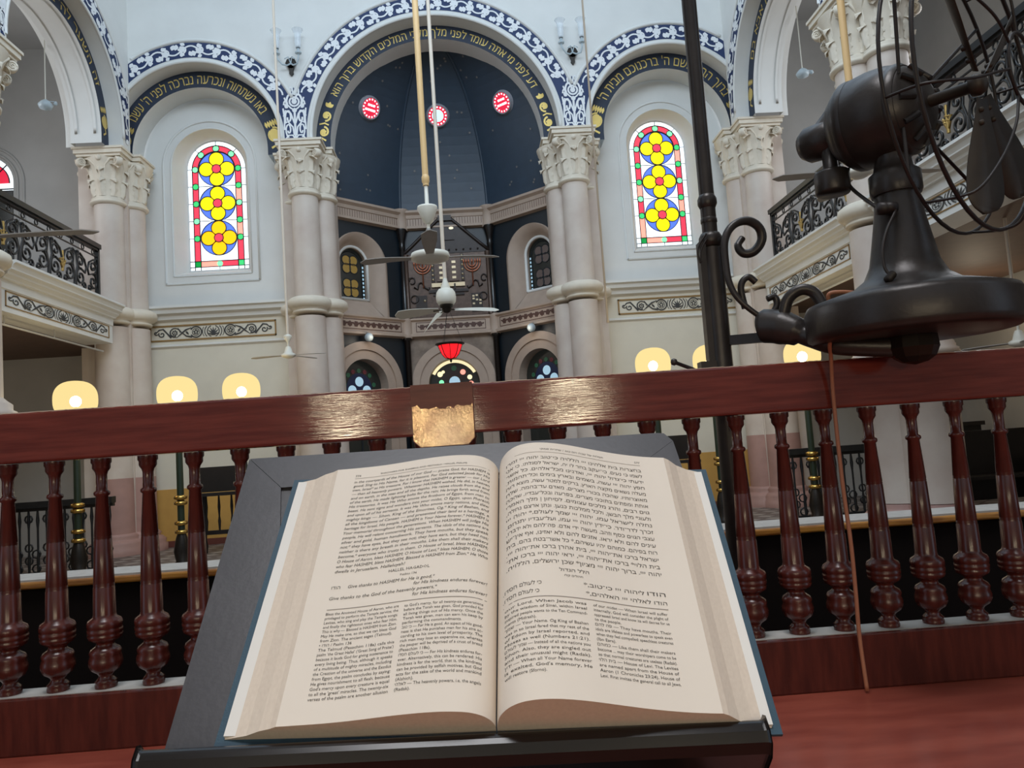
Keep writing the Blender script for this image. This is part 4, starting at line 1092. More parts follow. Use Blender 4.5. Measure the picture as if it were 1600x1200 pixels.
a.tube([(-.26, 12, 2.3), (-.26, 12, 6.99), ], .005, 4); a.build('chain', M['bronze'], t)
# ---------------------------------------------------------------- lamps on posts
def superglobe(mb, c, rx, rz, mi=0, seg=28):
    prof = []
    for k in range(21):
        t = -pi/2 + pi*k/20
        e = .8
        prof.append((rx*abs(cos(t))**e, rz*(abs(sin(t))**e)*(1 if t > 0 else -1)))
    mb.lathe(prof, c, seg, mi)
def globe_lamp(loc, zg, rg, label, base=PLAT):
    x, y = loc
    t = thing('globe_lamp', label, 'lamp', (x, y, base), 'lit globe lamps on posts')
    a = MB(); a.lathe([(.11, base), (.11, base + .04), (.075, base + .08), (.1, base + .2), (.07, base + .36), (.05, base + .42)], (x, y, 0), 18); a.build('base', M['bronze'], t)
    for z in (base + .44, base + .55, -.33 + .0, -.4):
        a = MB(); a.lathe([(.045, z - .03), (.08, z - .015), (.08, z + .015), (.045, z + .03)], (x, y, 0), 16); a.build('brass_collar', M['brass'], t)
    a = MB(); a.lathe([(.042, base + .4), (.04, zg - rg - .1), (.03, zg - rg - .06), (.09, zg - rg), (.1, zg - rg + .03)], (x, y, 0), 16); a.build('post', M['green_pole'], t)
    a = MB(); superglobe(a, (x, y, zg), rg, rg*.95); gg = a.build('glass_globe', M['globe'], t)
    a = MB(); a.lathe([(.065*cos(q*pi/8 - pi/2), .07*sin(q*pi/8 - pi/2)) for q in range(9)], (x, y, zg - .02), 16); OFF[gg.name] = OFF[t.name]; a.build('bulb', M['bulb'], gg)
    a = MB(); a.lathe([(.02, zg - rg + .02), (.02, zg - .08)], (x, y, 0), 8); a.build('lamp_socket', M['brass'], t)
    l = bpy.data.lights.new('globe_light', 'POINT'); l.energy = 22; l.color = (1, .82, .55); l.shadow_soft_size = .12
    lo = bpy.data.objects.new('globe_light', l); C.objects.link(lo); lo.location = (x, y, zg - .03 + .0)
    return t
globe_lamp((-4.894, 9.8), .97, .25, 'lit globe lamp on a dark post before the left corner column, by the fence')
globe_lamp((-3.728, 10.0), .98, .245, 'lit globe lamp before the left window bay, beside the corner column')
globe_lamp((-3.067, 10.5), 1.03, .245, 'lit globe lamp before the left window bay, nearest the apse')
globe_lamp((2.563, 10.5), 1.03, .245, 'lit globe lamp before the right window bay, nearest the apse')
globe_lamp((3.378, 10.5), 1.03, .245, 'lit globe lamp partly hidden behind the black bracket pole')
globe_lamp((4.42, 9.9), .97, .235, 'lit globe lamp under the black fan bracket on the right')

# ---------------------------------------------------------------- ceiling fans
def fan_blade(mb, c, ang, r0, r1, w, pitch=.2, droop=0, mi=0, taper=1.25):
    d = Vector((cos(ang), sin(ang), 0)); p = Vector((-sin(ang), cos(ang), 0)); up = Vector((0, 0, 1))
    n = 10; vs = []
    for th in (0, -.006):
        for i in range(n + 1):
            t = i/n; r = r0 + (r1 - r0)*t
            ww = w*(.62 + (taper - .62)*min(1, t*1.6))*(1 if t < .9 else sqrt(max(0, 1 - ((t - .9)/.1)**2))*.85 + .15)
            for sg in (-1, 1):
                q = Vector(c) + d*r + p*(sg*ww/2*cos(pitch)) + up*(sg*ww/2*sin(pitch) - droop*t*t + th)
                vs.append(q)
    m2 = 2*(n + 1); fs = []
    for i in range(n):
        fs.append((2*i, 2*i + 1, 2*i + 3, 2*i + 2)); fs.append((m2 + 2*i, m2 + 2*i + 2, m2 + 2*i + 3, m2 + 2*i + 1))
        fs.append((2*i, 2*i + 2, m2 + 2*i + 2, m2 + 2*i)); fs.append((2*i + 1, m2 + 2*i + 1, m2 + 2*i + 3, 2*i + 3))
    fs.append((0, m2, m2 + 1, 1)); fs.append((2*n, 2*n + 1, m2 + 2*n + 1, m2 + 2*n))
    mb.add(vs, fs, mi, False)
GF = 'ceiling fans on long rods'
# fan hung from the tan rod
x, y = -.313, 7.7
t = thing('ceiling_fan', 'ceiling fan on a thick tan rod with broad motor disc before the ark', 'fan', (x, y, 2.0), GF)
a = MB(); a.lathe([(.032, 2.85), (.04, 2.83), (.04, 2.78), (.03, 2.76), (.032, 2.74)], (x, y, 0), 14); a.lathe([(.032, 2.8), (.032, 8.9)], (x, y, 0), 14); a.build('rod', M['tan_rod'], t)
a = MB(); a.lathe([(.02, 2.76), (.02, 2.53), (.1, 2.52), (.105, 2.5), (.05, 2.36), (.03, 2.34)], (x, y, 0), 18); a.lathe([(.018, 2.36), (.018, 2.27)], (x, y, 0), 10); a.build('canopy', M['white_enamel'], t)
a = MB(); a.lathe([(.022, 2.29), (.03, 2.26), (.045, 2.1), (.08, 2.04)], (x, y, 0), 14); a.build('down_stem', M['grey_enamel'], t)
a = MB(); a.lathe([(.1, 2.05), (.19, 2.03), (.2, 2.0), (.19, 1.965), (.12, 1.945), (0, 1.94)], (x, y, 0), 28); a.build('motor_disc', M['white_enamel'], t)
for ang in (radians(186), radians(272.5), radians(-2)):
    a = MB(); fan_blade(a, (x, y, 1.985), ang, .17, .7 if ang != radians(272.5) else .86, .12, .12, .03 if ang != radians(272.5) else -.04); a.build('blade', M['dust_blade'], t)
# fan with the round cream housing
x, y = -.222, 9.6
t = thing('ceiling_fan', 'cream three bladed ceiling fan with round housing below the carved ark front', 'fan', (x, y, 1.75), GF)
a = MB(); a.lathe([(.024, 2.14), (.024, 8.9)], (x, y, 0), 12); a.build('rod', M['cream_rod'], t)
a = MB(); a.lathe([(.026, 2.2), (.03, 2.17), (.06, 2.085), (.06, 2.07)], (x, y, 0), 16); a.build('canopy', M['white_enamel'], t)
a = MB(); a.lathe([(.05, 2.075), (.09, 2.06), (.118, 2.02), (.128, 1.96), (.122, 1.9), (.1, 1.865), (.08, 1.86)], (x, y, 0), 24); a.build('motor_housing', M['white_enamel'], t)
a = MB(); a.lathe([(.085, 1.865), (.085, 1.83), (.06, 1.82), (.06, 1.785), (.03, 1.76), (0, 1.755)], (x, y, 0), 20); a.build('hub', M['bronze'], t)
for ang in (radians(174), radians(4), radians(116)):
    a = MB(); fan_blade(a, (x, y, 1.8), ang, .1, .66, (.15 if ang != radians(116) else .2), .4 if ang != radians(116) else -.95, .03 if ang != radians(116) else .12); bl_ = a.build('blade', M['white_enamel'], t)
    a = MB(); d = Vector((cos(ang), sin(ang), 0)); a.tube([Vector((x, y, 1.8)) + d*.05, Vector((x, y, 1.79)) + d*.17], .016, 5, flat=.5); a.build('blade_arm', M['bronze'], bl_)
# slim fans of the aisle sides
def slim_fan(x, y, zb, ztop, label, angs, rod='cream_rod', rr=.018, R=.54):
    t = thing('ceiling_fan', label, 'fan', (x, y, zb), GF)
    a = MB(); a.lathe([(rr, zb + .2), (rr, ztop)], (x, y, 0), 10); a.build('rod', M[rod], t)
    a = MB(); a.lathe([(rr, zb + .3), (.055, zb + .28), (.06, zb + .26), (.03, zb + .2), (.014, zb + .18), (.014, zb + .1)], (x, y, 0), 14); a.build('canopy', M['white_enamel'], t)
    a = MB(); a.lathe([(.03, zb + .12), (.045, zb + .09), (.06, zb + .03), (.1, zb + .01), (.1, zb - .02), (.05, zb - .045), (0, zb - .05)], (x, y, 0), 18); a.build('motor_housing', M['white_enamel'], t)
    for ang in angs:
        a = MB(); fan_blade(a, (x, y, zb), ang, .07, R, .09, .08, .01); a.build('blade', M['dust_blade'], t)
    return t
slim_fan(-2.535, 11.0, 1.54, 8.9, 'slim ceiling fan with thin blades hanging before the left apse column', (radians(175), radians(55), radians(-6)))
slim_fan(5.55, 7.4, .72, 2.02, 'small white ceiling fan hanging under the right gallery', (radians(10), radians(130), radians(250)))
slim_fan(3.035, 5.5, 1.9, 8.9, 'ceiling fan on a tan rod, half hidden behind the black fan motor', (radians(178), radians(2), radians(90)), 'tan_rod', .028, .66)
slim_fan(-2.62, 4.2, 1.33, 8.9, 'ceiling fan at the left edge with one long grey blade before the gallery railing', (radians(-3), radians(117), radians(237)), 'cream_rod', .02, .68)
o = MB(); o.tube([(2.128, 11.3, 8.92), (2.128, 11.3, 1.8)], .016, 6); o.tube([(2.128, 11.3, 1.82), (2.128, 11.3, 1.78)], .022, 6)
tag(o.build('hanging_rod', M['cream_rod']), 'thin pale rod hanging down before the right apse column', 'rod')

# ---------------------------------------------------------------- wall sconces, gallery bulbs
def sconce(x, label):
    y = Yf; z = 6.36
    t = thing('wall_sconce', label, 'lamp', (x, y, z), 'twin glass wall sconces')
    a = MB(); a.lathe([(0, -.03), (.03, -.02), (.08, 0), (.09, .02)], (x, y - .02, z + .07), 8, M=Matrix.Rotation(pi/2, 4, 'X')); a.prism([(x - .06, z + .06), (x + .06, z + .06), (x + .03, z - .06), (x + .035, z - .1), (x, z - .14), (x - .035, z - .1), (x - .03, z - .06)], lambda p, q, d: (p, y - d, q), 0, .04); a.build('back_plate', M['bronze'], t)
    for sg in (-1, 1):
        cx = x + .17*sg + (-.02); cy = y - .16
        a = MB(); a.tube([(x, y - .04, z + .06), (x + sg*.05, y - .1, z + .0), (x + sg*.12, y - .14, z + .0), (cx, cy, z + .1), (cx, cy, z + .16)], .014, 6)
        a.tube([(x, y - .05, z + .06), (x + sg*.03, y - .09, z + .15), (x + sg*.08, y - .12, z + .1)], .01, 5)
        a.lathe([(.05, z + .16), (.055, z + .175), (.02, z + .2), (.028, z + .25), (.04, z + .26)], (cx, cy, 0), 10); a.build('glass_arm', M['milk_glass'], t)
        a = MB(); a.lathe([(.035, z + .25), (.05, z + .3), (.052, z + .45), (.055, z + .5), (.09, z + .56)], (cx, cy, 0), 16); a.build('glass_chimney', M['clear_glass'], t)
        a = MB(); a.lathe([(.03, z + .24), (.03, z + .27), (.0, z + .28)], (cx, cy, 0), 8); a.build('bulb_holder', M['bronze'], t)
sconce(-2.54, 'twin glass wall sconce between the left arch and the apse arch')
sconce(2.04, 'twin glass wall sconce between the right arch and the apse arch')
for x, sd in ((-5.83, 'left'), (5.36, 'right')):
    t = thing('pendant_bulb', 'small glass pendant on a thin cord under the %s arcade arch' % sd, 'lamp', (x, 11.0, 5.4))
    a = MB(); a.tube([(x, 11, 5.45), (x, 11, 6.52)], .008, 5); a.build('cord', M['white_enamel'], t)
    a = MB(); a.lathe([(0, 5.3), (.08, 5.33), (.1, 5.38), (.06, 5.43), (.02, 5.46)], (x, 11, 0), 14); a.build('glass_shade', M['milk_glass'], t)
    a = MB(); a.lathe([(0, 5.34), (.03, 5.36), (.02, 5.4)], (x + .14, 11, .02), 8); a.tube([(x, 11, 5.44), (x + .14, 11, 5.42)], .006, 4); a.build('side_bulb', M['milk_glass'], t)

# ---------------------------------------------------------------- fences, desks and pews on the platform
def fence(x0, x1, y, label):
    t = thing('baluster_fence', label, 'fence', ((x0 + x1)/2, y, PLAT))
    a = MB(); a.box(x0, x1, y - .06, y + .06, -.34, -.26); a.box(x0, x1, y - .03, y + .03, -.38, -.34); a.build('top_rail', M['black_iron'], t)
    a = MB(); a.box(x0, x1, y - .04, y + .04, PLAT, PLAT + .05); a.build('bottom_rail', M['black_iron'], t)
    n = round((x1 - x0)/.11)
    a = MB()
    for k in range(n):
        x = x0 + (k + .5)*(x1 - x0)/n
        a.lathe([(.014, PLAT), (.022, PLAT + .2), (.014, PLAT + .3), (.014, -.6), (.024, -.5), (.014, -.38)], (x, y, 0), 6)
        if k % 2 == 0:
            for z in (-.48, PLAT + .2, PLAT + .36): a.tube([(x + .045*cos(j*.8), y, z + .05*sin(j*.8)) for j in range(8)], .012, 4, closed=True)
            for z in (PLAT + .1, PLAT + .28): a.tube([(x + .09 + .05*cos(j*.8), y, z + .05*sin(j*.8)) for j in range(8)], .012, 4, closed=True)
    a.build('ironwork', M['black_iron'], t)
fence(-6.4, -4.62, 10.15, 'dark wrought iron fence beside the left lamp post')
fence(4.2, 5.35, 10.15, 'dark wrought iron fence beside the right corner column')
def desk(x0, x1, y, label, zt=.03):
    t = thing('prayer_desk', label, 'desk', ((x0 + x1)/2, y, PLAT))
    a = MB(); a.box(x0, x1, y, y + .05, -.33, zt); a.build('back_panel', M['dark_wood'], t)
    a = MB(); a.box(x0 - .02, x1 + .02, y - .3, y + .06, -.38, -.34); a.build('desk_top', M['dark_wood'], t)
    for xx in (x0 + .06, x1 - .06):
        for yy in (y - .25, y):
            a = MB(); a.lathe([(.03, PLAT), (.04, PLAT + .1), (.025, PLAT + .2), (.035, PLAT + .5), (.02, PLAT + .62), (.04, -.38)], (xx, yy, 0), 10); a.build('leg', M['dark_wood'], t)
    n = max(2, int((x1 - x0)/.16))
    for k in range(n):
        xx = x0 + (k + .5)*(x1 - x0)/n
        a = MB(); a.lathe([(.012, PLAT + .3), (.022, PLAT + .45), (.012, PLAT + .52), (.022, PLAT + .65), (.012, -.38)], (xx, y, 0), 8); a.build('spindle', M['dark_wood'], t)
    a = MB(); a.box(x0 + .06, x1 - .06, y - .01, y + .03, PLAT + .26, PLAT + .32); a.build('stretcher', M['dark_wood'], t)
desk(-3.98, -2.9, 11.4, 'black prayer desk by the left window bay wall, behind the lectern')
desk(2.3, 3.28, 11.4, 'black prayer desk by the right window bay wall, behind the lectern')
def pew(x0, x1, y, zf, label, h=.95, nm='pew'):
    t = thing(nm, label, 'pew', ((x0 + x1)/2, y, zf))
    a = MB(); a.box(x0, x1, y, y + .04, zf + .1, zf + h); a.box(x0 - .02, x1 + .02, y - .02, y + .06, zf + h, zf + h + .04); a.build('backrest', M['dark_wood'], t)
    a = MB(); a.box(x0, x1, y - .42, y, zf + .4, zf + .44); a.build('seat', M['dark_wood'], t)
    for xx in (x0, x1 - .05):
        a = MB(); a.box(xx, xx + .05, y - .42, y + .04, zf, zf + .62); a.build('end_panel', M['dark_wood'], t)
pew(5.9, 7.4, 9.95, PLAT, 'dark wooden pew at the right under the gallery', .98)
t = thing('wooden_cabinet', 'dark wooden cabinet by the right wall under the gallery', 'cabinet', (6.9, 11.2, PLAT))
a = MB(); a.box(6.4, 7.5, 11.0, 11.5, PLAT, -.12); a.box(6.36, 7.54, 10.96, 11.54, -.12, -.06); a.build('body', M['dark_wood'], t)
for xx in (6.45, 6.97):
    a = MB(); a.box(xx, xx + .48, 10.98, 11.0, PLAT + .1, -.2); a.build('door', M['dark_wood'], t)
# ---------------------------------------------------------------- reading table and balustrade (own axes, turned at the end)
TZ = -.412; BIMAH = -1.15
t = thing('reading_table', 'red-brown polished reading table that carries the lectern and balustrade', 'table', (.05, .6, BIMAH))
a = MB(); a.box(-1.35, 1.55, -.15, 1.3, TZ - .05, TZ); bevel(a.build('table_top', M['desk'], t), .006)
for x in (-1.28, 1.42):
    for y in (-.08, 1.18):
        a = MB(); a.box(x, x + .06, y, y + .06, BIMAH, TZ - .05); a.build('leg', M['desk'], t)
a = MB(); a.box(-1.3, 1.5, 1.24, 1.27, BIMAH, TZ - .05); a.box(-1.3, -1.27, -.1, 1.24, TZ - .25, TZ - .05); a.box(1.47, 1.5, -.1, 1.24, TZ - .25, TZ - .05); a.build('apron', M['desk'], t)
fg(t)
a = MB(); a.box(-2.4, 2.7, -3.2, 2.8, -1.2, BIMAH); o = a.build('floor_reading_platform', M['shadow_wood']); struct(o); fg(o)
t = thing('parapet', 'low parapet, front coloured black for shade, with a pale top and golden brown edge beyond the balustrade', 'parapet', (.15, 2.65, BIMAH))
a = MB(); a.box(-2.4, 2.7, 2.63, 2.69, BIMAH, -.352); a.build('panel', M['shadow_wood'], t)  # near-black colour stands in for the shade below the ledge
a = MB(); a.box(-2.4, 2.7, 2.605, 2.63, -.352, -.3285); bevel(a.build('edge_moulding', M['edge_wood'], t), .006)
a = MB(); a.box(-2.4, 2.7, 2.615, 2.80, -.3285, -.322); a.build('ledge_top', M['dusty_top'], t)
fg(t)

t = thing('balustrade', 'mahogany balustrade of turned balusters standing along the far edge of the table', 'balustrade', (.05, 1.25, TZ))
a = MB(); a.box(-1.35, 1.55, 1.222, 1.28, TZ, -.327); o = a.build('bottom_beam', M['baluster'], t); bevel(o, .003)
a = MB(); a.box(-1.35, 1.55, 1.228, 1.276, -.3275, -.3262); a.build('dusty_ledge', M['dusty_top'], t)
a = MB(); n = 80
a.box(-1.35, 1.55, 1.225, 1.28, .0295, .109); o = a.build('hand_rail', M['rail'], t); bevel(o, .004, 3)
a = MB(); rnd = random.Random(5); x = -1.35
pts = []
while x < 1.55:
    pts.append((x, 1.2262 + rnd.uniform(0, .001), .1078 + rnd.uniform(-.0006, .0006))); x += .006
a.tube(pts, .0011, 4); a.build('worn_edge', mat('pale_worn_wood_edge', srgb(190, 168, 150), .5), t)
H = .355
bp = [(.016, 0), (.0165, .012), (.015, .022), (.0165, .027), (.013, .036), (.0105, .046), (.011, .055), (.014, .064), (.021, .078), (.0245, .1), (.0245, .118), (.022, .14), (.0235, .152), (.021, .166), (.0145, .178), (.0125, .19),
      (.0165, .198), (.0235, .21), (.0255, .226), (.0242, .23), (.0256, .236), (.0258, .25), (.0244, .255), (.0258, .26), (.0258, .278), (.024, .29), (.0175, .302), (.0165, .315), (.0158, .43), (.0148, .434), (.0156, .44), (.0148, .446), (.0154, .452), (.013, .64), (.0122, .643), (.013, .646),
      (.0122, .653), (.0128, .656), (.0092, .832), (.0118, .838), (.0122, .845), (.0118, .852), (.0085, .858), (.0082, .925), (.0095, .94), (.0125, .952), (.0135, .958), (.0135, .975), (.0152, .982), (.0152, 1.0)]
proto = None
for k in range(-12, 27):
    x = .626 - .0733*k + .0 
    if not -1.33 < x < 1.53: continue
    if proto is None:
        a = MB(); a.lathe([(r, -.3262 + z*H) for r, z in bp], (x, 1.252, 0), 20); proto = a.build('baluster', M['baluster'], t); px0 = x
    else:
        c = proto.copy(); C.objects.link(c); c.parent = t; c.location = (x - px0, 0, 0); c.rotation_euler = (0, 0, 0)
fg(t)
# varnished plate over the rail; lamp reflection put into its gold colour
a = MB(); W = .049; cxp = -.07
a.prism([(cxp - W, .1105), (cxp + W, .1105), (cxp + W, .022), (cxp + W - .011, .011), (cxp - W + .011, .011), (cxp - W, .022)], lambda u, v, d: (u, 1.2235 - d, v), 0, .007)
t = thing('rail_plate', 'brown board with a lamp glint painted gold on its face, fixed to the middle of the hand rail', 'plate', (cxp, 1.22, .011))
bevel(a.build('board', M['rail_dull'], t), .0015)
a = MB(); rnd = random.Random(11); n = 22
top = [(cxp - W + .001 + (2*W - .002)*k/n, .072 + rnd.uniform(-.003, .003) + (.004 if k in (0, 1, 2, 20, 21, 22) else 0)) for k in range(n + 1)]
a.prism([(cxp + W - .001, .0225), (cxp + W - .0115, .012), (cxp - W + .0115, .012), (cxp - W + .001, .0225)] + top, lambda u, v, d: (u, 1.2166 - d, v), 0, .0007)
a.build('gold_glint_face', M['plate'], t); fg(t)

# ---------------------------------------------------------------- black bracket post
t = thing('bracket_post', 'tall black iron post with scroll bracket rising behind the balustrade', 'post', (.417, 1.33, BIMAH))
a = MB(); a.lathe([(.06, BIMAH), (.06, BIMAH + .03), (.021, BIMAH + .06), (.0195, -.05), (.0185, .33)], (.417, 1.33, 0), 18); a.build('lower_post', M['iron_fan'], t)
a = MB(); a.lathe([(.0135, .33), (.0132, .6), (.013, 1.6)], (.417, 1.33, 0), 16); a.build('upper_post', M['iron_fan'], t)
for z, r, h in ((.415, .017, .012), (.38, .0145, .008), (.345, .0205, .012)):
    a = MB(); a.lathe([(.01, z - h*1.2), (r*.8, z - h), (r, z - h*.4), (r, z + h*.4), (r*.8, z + h), (.01, z + h*1.2)], (.417, 1.33, 0), 18); a.build('collar', M['iron_fan'], t)
a = MB(); a.box(.392, .404, 1.318, 1.338, .06, .34); a.build('side_strap', M['iron_fan'], t)
a = MB(); a.box(.376, .404, 1.315, 1.34, .095, .128); a.build('strap_block', M['iron_fan'], t)
def smooth_path(pts, n=6):
    P = [Vector(p) for p in pts]; out = []
    for i in range(len(P) - 1):
        p0 = P[max(i - 1, 0)]; p1 = P[i]; p2 = P[i + 1]; p3 = P[min(i + 2, len(P) - 1)]
        for k in range(n):
            u = k/n
            out.append(.5*((2*p1) + (p2 - p0)*u + (2*p0 - 5*p1 + 4*p2 - p3)*u*u + (3*p1 - p0 - 3*p2 + p3)*u**3))
    out.append(P[-1]); return out
scroll = [(0.4744, 1.33, 0.3456), (0.4635, 1.3257, 0.3299), (0.4711, 1.3214, 0.3156), (0.4881, 1.3171, 0.3169), (0.502, 1.3129, 0.3345), (0.499, 1.3086, 0.3553), (0.4816, 1.3043, 0.3677), (0.4608, 1.3, 0.3665), (0.4413, 1.2957, 0.3538), (0.4286, 1.2914, 0.3284), (0.4262, 1.2871, 0.2881), (0.4275, 1.2829, 0.2591), (0.4357, 1.2786, 0.2331), (0.4541, 1.2743, 0.2091), (0.484, 1.27, 0.1827)]
a = MB(); sp = smooth_path(scroll); a.tube(sp, [.0085 - .004*abs(i/len(sp) - .3)/.7 if i/len(sp) > .05 else .006 for i in range(len(sp))], 8)
a.build('large_scroll', M['iron_fan'], t)
for pts, nm in (([(0.4535, 1.29, 0.2120), (0.4492, 1.29, 0.2424), (0.453, 1.29, 0.259), (0.4648, 1.29, 0.2661), (0.4762, 1.29, 0.2565)], 'small_scroll'), ([(0.4728, 1.275, 0.1900), (0.4929, 1.275, 0.198), (0.5032, 1.275, 0.2128), (0.5001, 1.275, 0.2262), (0.4877, 1.275, 0.2237)], 'small_scroll')):
    a = MB(); a.tube(smooth_path(pts), [.007, .006, .0055, .005, .004][0:1]*1 or .006, 8) if False else a.tube(smooth_path(pts), .0058, 8); a.build(nm, M['iron_fan'], t)
a = MB(); a.tube(smooth_path([(0.5, 1.25, 0.1800), (0.51, 1.244, 0.215), (0.5294, 1.238, 0.2287), (0.5478, 1.232, 0.2231), (0.557, 1.226, 0.2021), (0.5563, 1.22, 0.1799)]), .0075, 8, flat=1.3); a.build('loop_handle', M['iron_fan'], t)
a = MB(); a.tube([(0.425, 1.33, 0.1634), (0.5, 1.268, 0.158), (.60, 1.185, .152)], .0115, 4, smooth=False); a.build('arm_bar', M['iron_fan'], t)
a = MB(); a.tube(smooth_path([(.4725, 1.289, .178), (0.4805, 1.281, 0.178), (0.4972, 1.2637, 0.173), (0.514, 1.245, 0.163), (0.5357, 1.2233, 0.146), (0.5661, 1.1917, 0.128), (0.655, 1.155, 0.114)]), [.004, .012, .018, .022, .025, .027] + [.029]*9 + [.028, .027, .026, .025, .024, .023] + [.0165]*16, 18); a.build('bracket_arm', M['iron_fan'], t)
fg(t)
a = MB(); a.tube(smooth_path([(.404, 1.31, .352), (0.3898, 1.31, 0.3328), (0.386, 1.31, 0.3157), (0.3893, 1.31, 0.300)]), .0016, 5); a.tube(smooth_path([(.404, 1.31, .342), (0.3945, 1.31, 0.3278), (0.390, 1.31, 0.3107), (0.392, 1.31, 0.302)]), .0014, 5)
o = a.build('tied_wire', M['black_wire']); tag(o, 'loose black wire ends tied round the iron post', 'wire'); fg(o)
t = thing('rail_bolt', 'small iron bolt handle sticking up over the hand rail beside the post', 'bolt', (.335, 1.262, .109))
a = MB(); a.tube([(.3165, 1.262, .1245), (.3445, 1.262, .112), (.352, 1.262, .108)], .0032, 8); a.build('shank', M['iron_fan'], t)
a = MB(); a.lathe([(0, -.0062), (.005, -.004), (.006, 0), (.005, .004), (0, .0062)], (.3158, 1.262, .125), 10); a.build('knob', M['iron_fan'], t); fg(t)

# ---------------------------------------------------------------- antique table fan
FX, FY = .659, 1.15
t = thing('table_fan', 'antique black iron table fan with wire cage on the post bracket', 'fan', (FX, FY, .130))
a = MB()
a.lathe([(.0, .130), (.12, .131), (.143, .131), (.15, .135), (.152, .142), (.152, .178), (.148, .187), (.115, .197), (.08, .207), (.06, .222), (.05, .243), (.043, .28), (.036, .32), (.032, .355)], (FX, FY, 0), 48)
a.build('base', M['iron_fan'], t)
a = MB(); a.lathe([(.036, .352), (.038, .358), (.038, .385), (.03, .392), (.026, .41), (.03, .43)], (FX, FY, 0), 28); a.build('neck_collar', M['iron_fan'], t)
a = MB(); a.lathe([(0, .086), (.018, .09), (.03, .098), (.036, .112), (.034, .131)], (FX, FY, 0), 10, smooth=False); a.build('mounting_nut', M['bronze'], t)
ax = Vector((.6, -.8, -.03)).normalized(); e1 = Vector((.8, .6, 0)); e2 = ax.cross(e1).normalized(); e2 = e2 if e2.z > 0 else -e2
mc = Vector((.652, 1.165, .482))
MX = Matrix((( e1.x, e2.x, ax.x), (e1.y, e2.y, ax.y), (e1.z, e2.z, ax.z))).to_4x4()
a = MB(); a.lathe([(0, -.072), (.03, -.071), (.052, -.064), (.065, -.05), (.0725, -.03), (.0755, 0), (.0745, .025), (.069, .045), (.057, .062), (.04, .074), (.03, .078), (.0, .079)], mc, 40, M=MX)
a.build('motor_housing', M['iron_fan'], t)
a = MB(); a.lathe([(.069, -.045), (.0725, -.04), (.0735, -.034), (.073, -.028)], mc, 40, M=MX); a.lathe([(.067, .03), (.071, .036), (.071, .046), (.066, .052)], mc, 40, M=MX)
a.build('motor_band', M['iron_fan'], t)
for k in range(10):
    a = MB(); an = 2*pi*k/10; p = mc + e1*cos(an)*.056 + e2*sin(an)*.056 + ax*.066
    a.tube([p - ax*.006 - (e1*cos(an) + e2*sin(an))*-.004, p + ax*.01 - (e1*cos(an) + e2*sin(an))*.014], .005, 6); a.build('vent_rib', M['iron_fan'], t)
gc = mc - ax*.1 - Vector((0, 0, .004))
a = MB(); a.lathe([(0, -.035), (.022, -.032), (.03, -.02), (.032, .02), (.022, .035)], gc, 18, M=MX); a.tube([gc + Vector((0, 0, .005)), gc + e2*.035 + ax*.03, mc - ax*.07 + e2*.045], [.022, .02, .014], 10); a.build('gearbox', M['iron_fan'], t)
a = MB(); g2 = gc + Vector((.004, -.02, -.0))
a.lathe([(.012, -.02), (.012, -.058), (.026, -.06), (.028, -.064), (.028, -.094), (.026, -.098), (0, -.098)], g2, 22); a.build('swing_knob', M['iron_fan'], t)
a = MB(); a.tube(smooth_path([tuple(mc - e2*.062 - ax*.055), tuple(mc - e2*.092 - ax*.055), (.618, 1.142, .335), (.632, 1.135, .324), (.645, 1.125, .327)]), .0032, 6); a.lathe([(0, -.01), (.008, -.008), (.009, 0), (.008, .008), (0, .01)], (.628, 1.115, .323), 10, M=Matrix.Rotation(pi/2, 4, 'Y')); a.lathe([(0, -.012), (.01, -.01), (.01, .01), (0, .012)], (.62, 1.118, .323), 10, M=Matrix.Rotation(pi/2, 4, 'Y')); a.build('supply_wire', M['black_wire'], t)
a = MB(); a.tube(smooth_path([(.632, 1.11, .317), (.612, 1.105, .285), (.6, 1.1, .255), (.5975, 1.095, .228), (.603, 1.09, .213)]), .0024, 6); a.tube([(.606, 1.09, .2165), (.594, 1.085, .207)], .006, 8); a.build('lower_wire', M['black_wire'], t)
hc = mc + ax*.146
a = MB(); a.lathe([(.009, -.07), (.009, -.012), (.015, -.01), (.016, 0), (.012, .008), (.006, .011), (0, .012)], hc, 20, M=MX); a.build('hub', M['blade'], t)
def iron_blade(ang, R=.196):
    mb = MB(); d = e1*cos(ang) + e2*sin(ang); p = -e1*sin(ang) + e2*cos(ang); n = 26; vs = []
    for th in (0, -.0016):
        for i in range(n + 1):
            tt = i/n; r = .022 + (R - .022)*tt
            w = .016 + .042*sin(min(tt*1.25, 1)*pi/2)**1.5
            if tt > .8: w *= sqrt(max(.004, 1 - ((tt - .8)/.2005)**2))
            pt = radians(30)
            for sg in (-1, 0, 1): vs.append(hc + d*r + p*(sg*w/2*cos(pt)) + ax*(sg*w/2*sin(pt) + th + .004*abs(sg)))
    m3 = 3*(n + 1); fs = []
    for i in range(n):
        for j in (0, 1):
            fs.append((3*i + j, 3*i + j + 1, 3*i + j + 4, 3*i + j + 3)); fs.append((m3 + 3*i + j, m3 + 3*i + j + 3, m3 + 3*i + j + 4, m3 + 3*i + j + 1))
        fs.append((3*i, 3*i + 3, m3 + 3*i + 3, m3 + 3*i)); fs.append((3*i + 2, m3 + 3*i + 2, m3 + 3*i + 5, 3*i + 5))
    mb.add(vs, fs, 0, True)
    for q in (.2, .3): mb.lathe([(0, .006), (.004, .004), (.004, -.004), (0, -.006)], hc + d*(R*q), 8, M=MX)
    mb.build('blade', M['blade'], t)
for an in (134, 42, -48, -97): iron_blade(radians(an))
def cring(R, k, r): return [tuple(hc + e1*(R*cos(2*pi*j/48)) + e2*(R*sin(2*pi*j/48)) + ax*k) for j in range(48)]
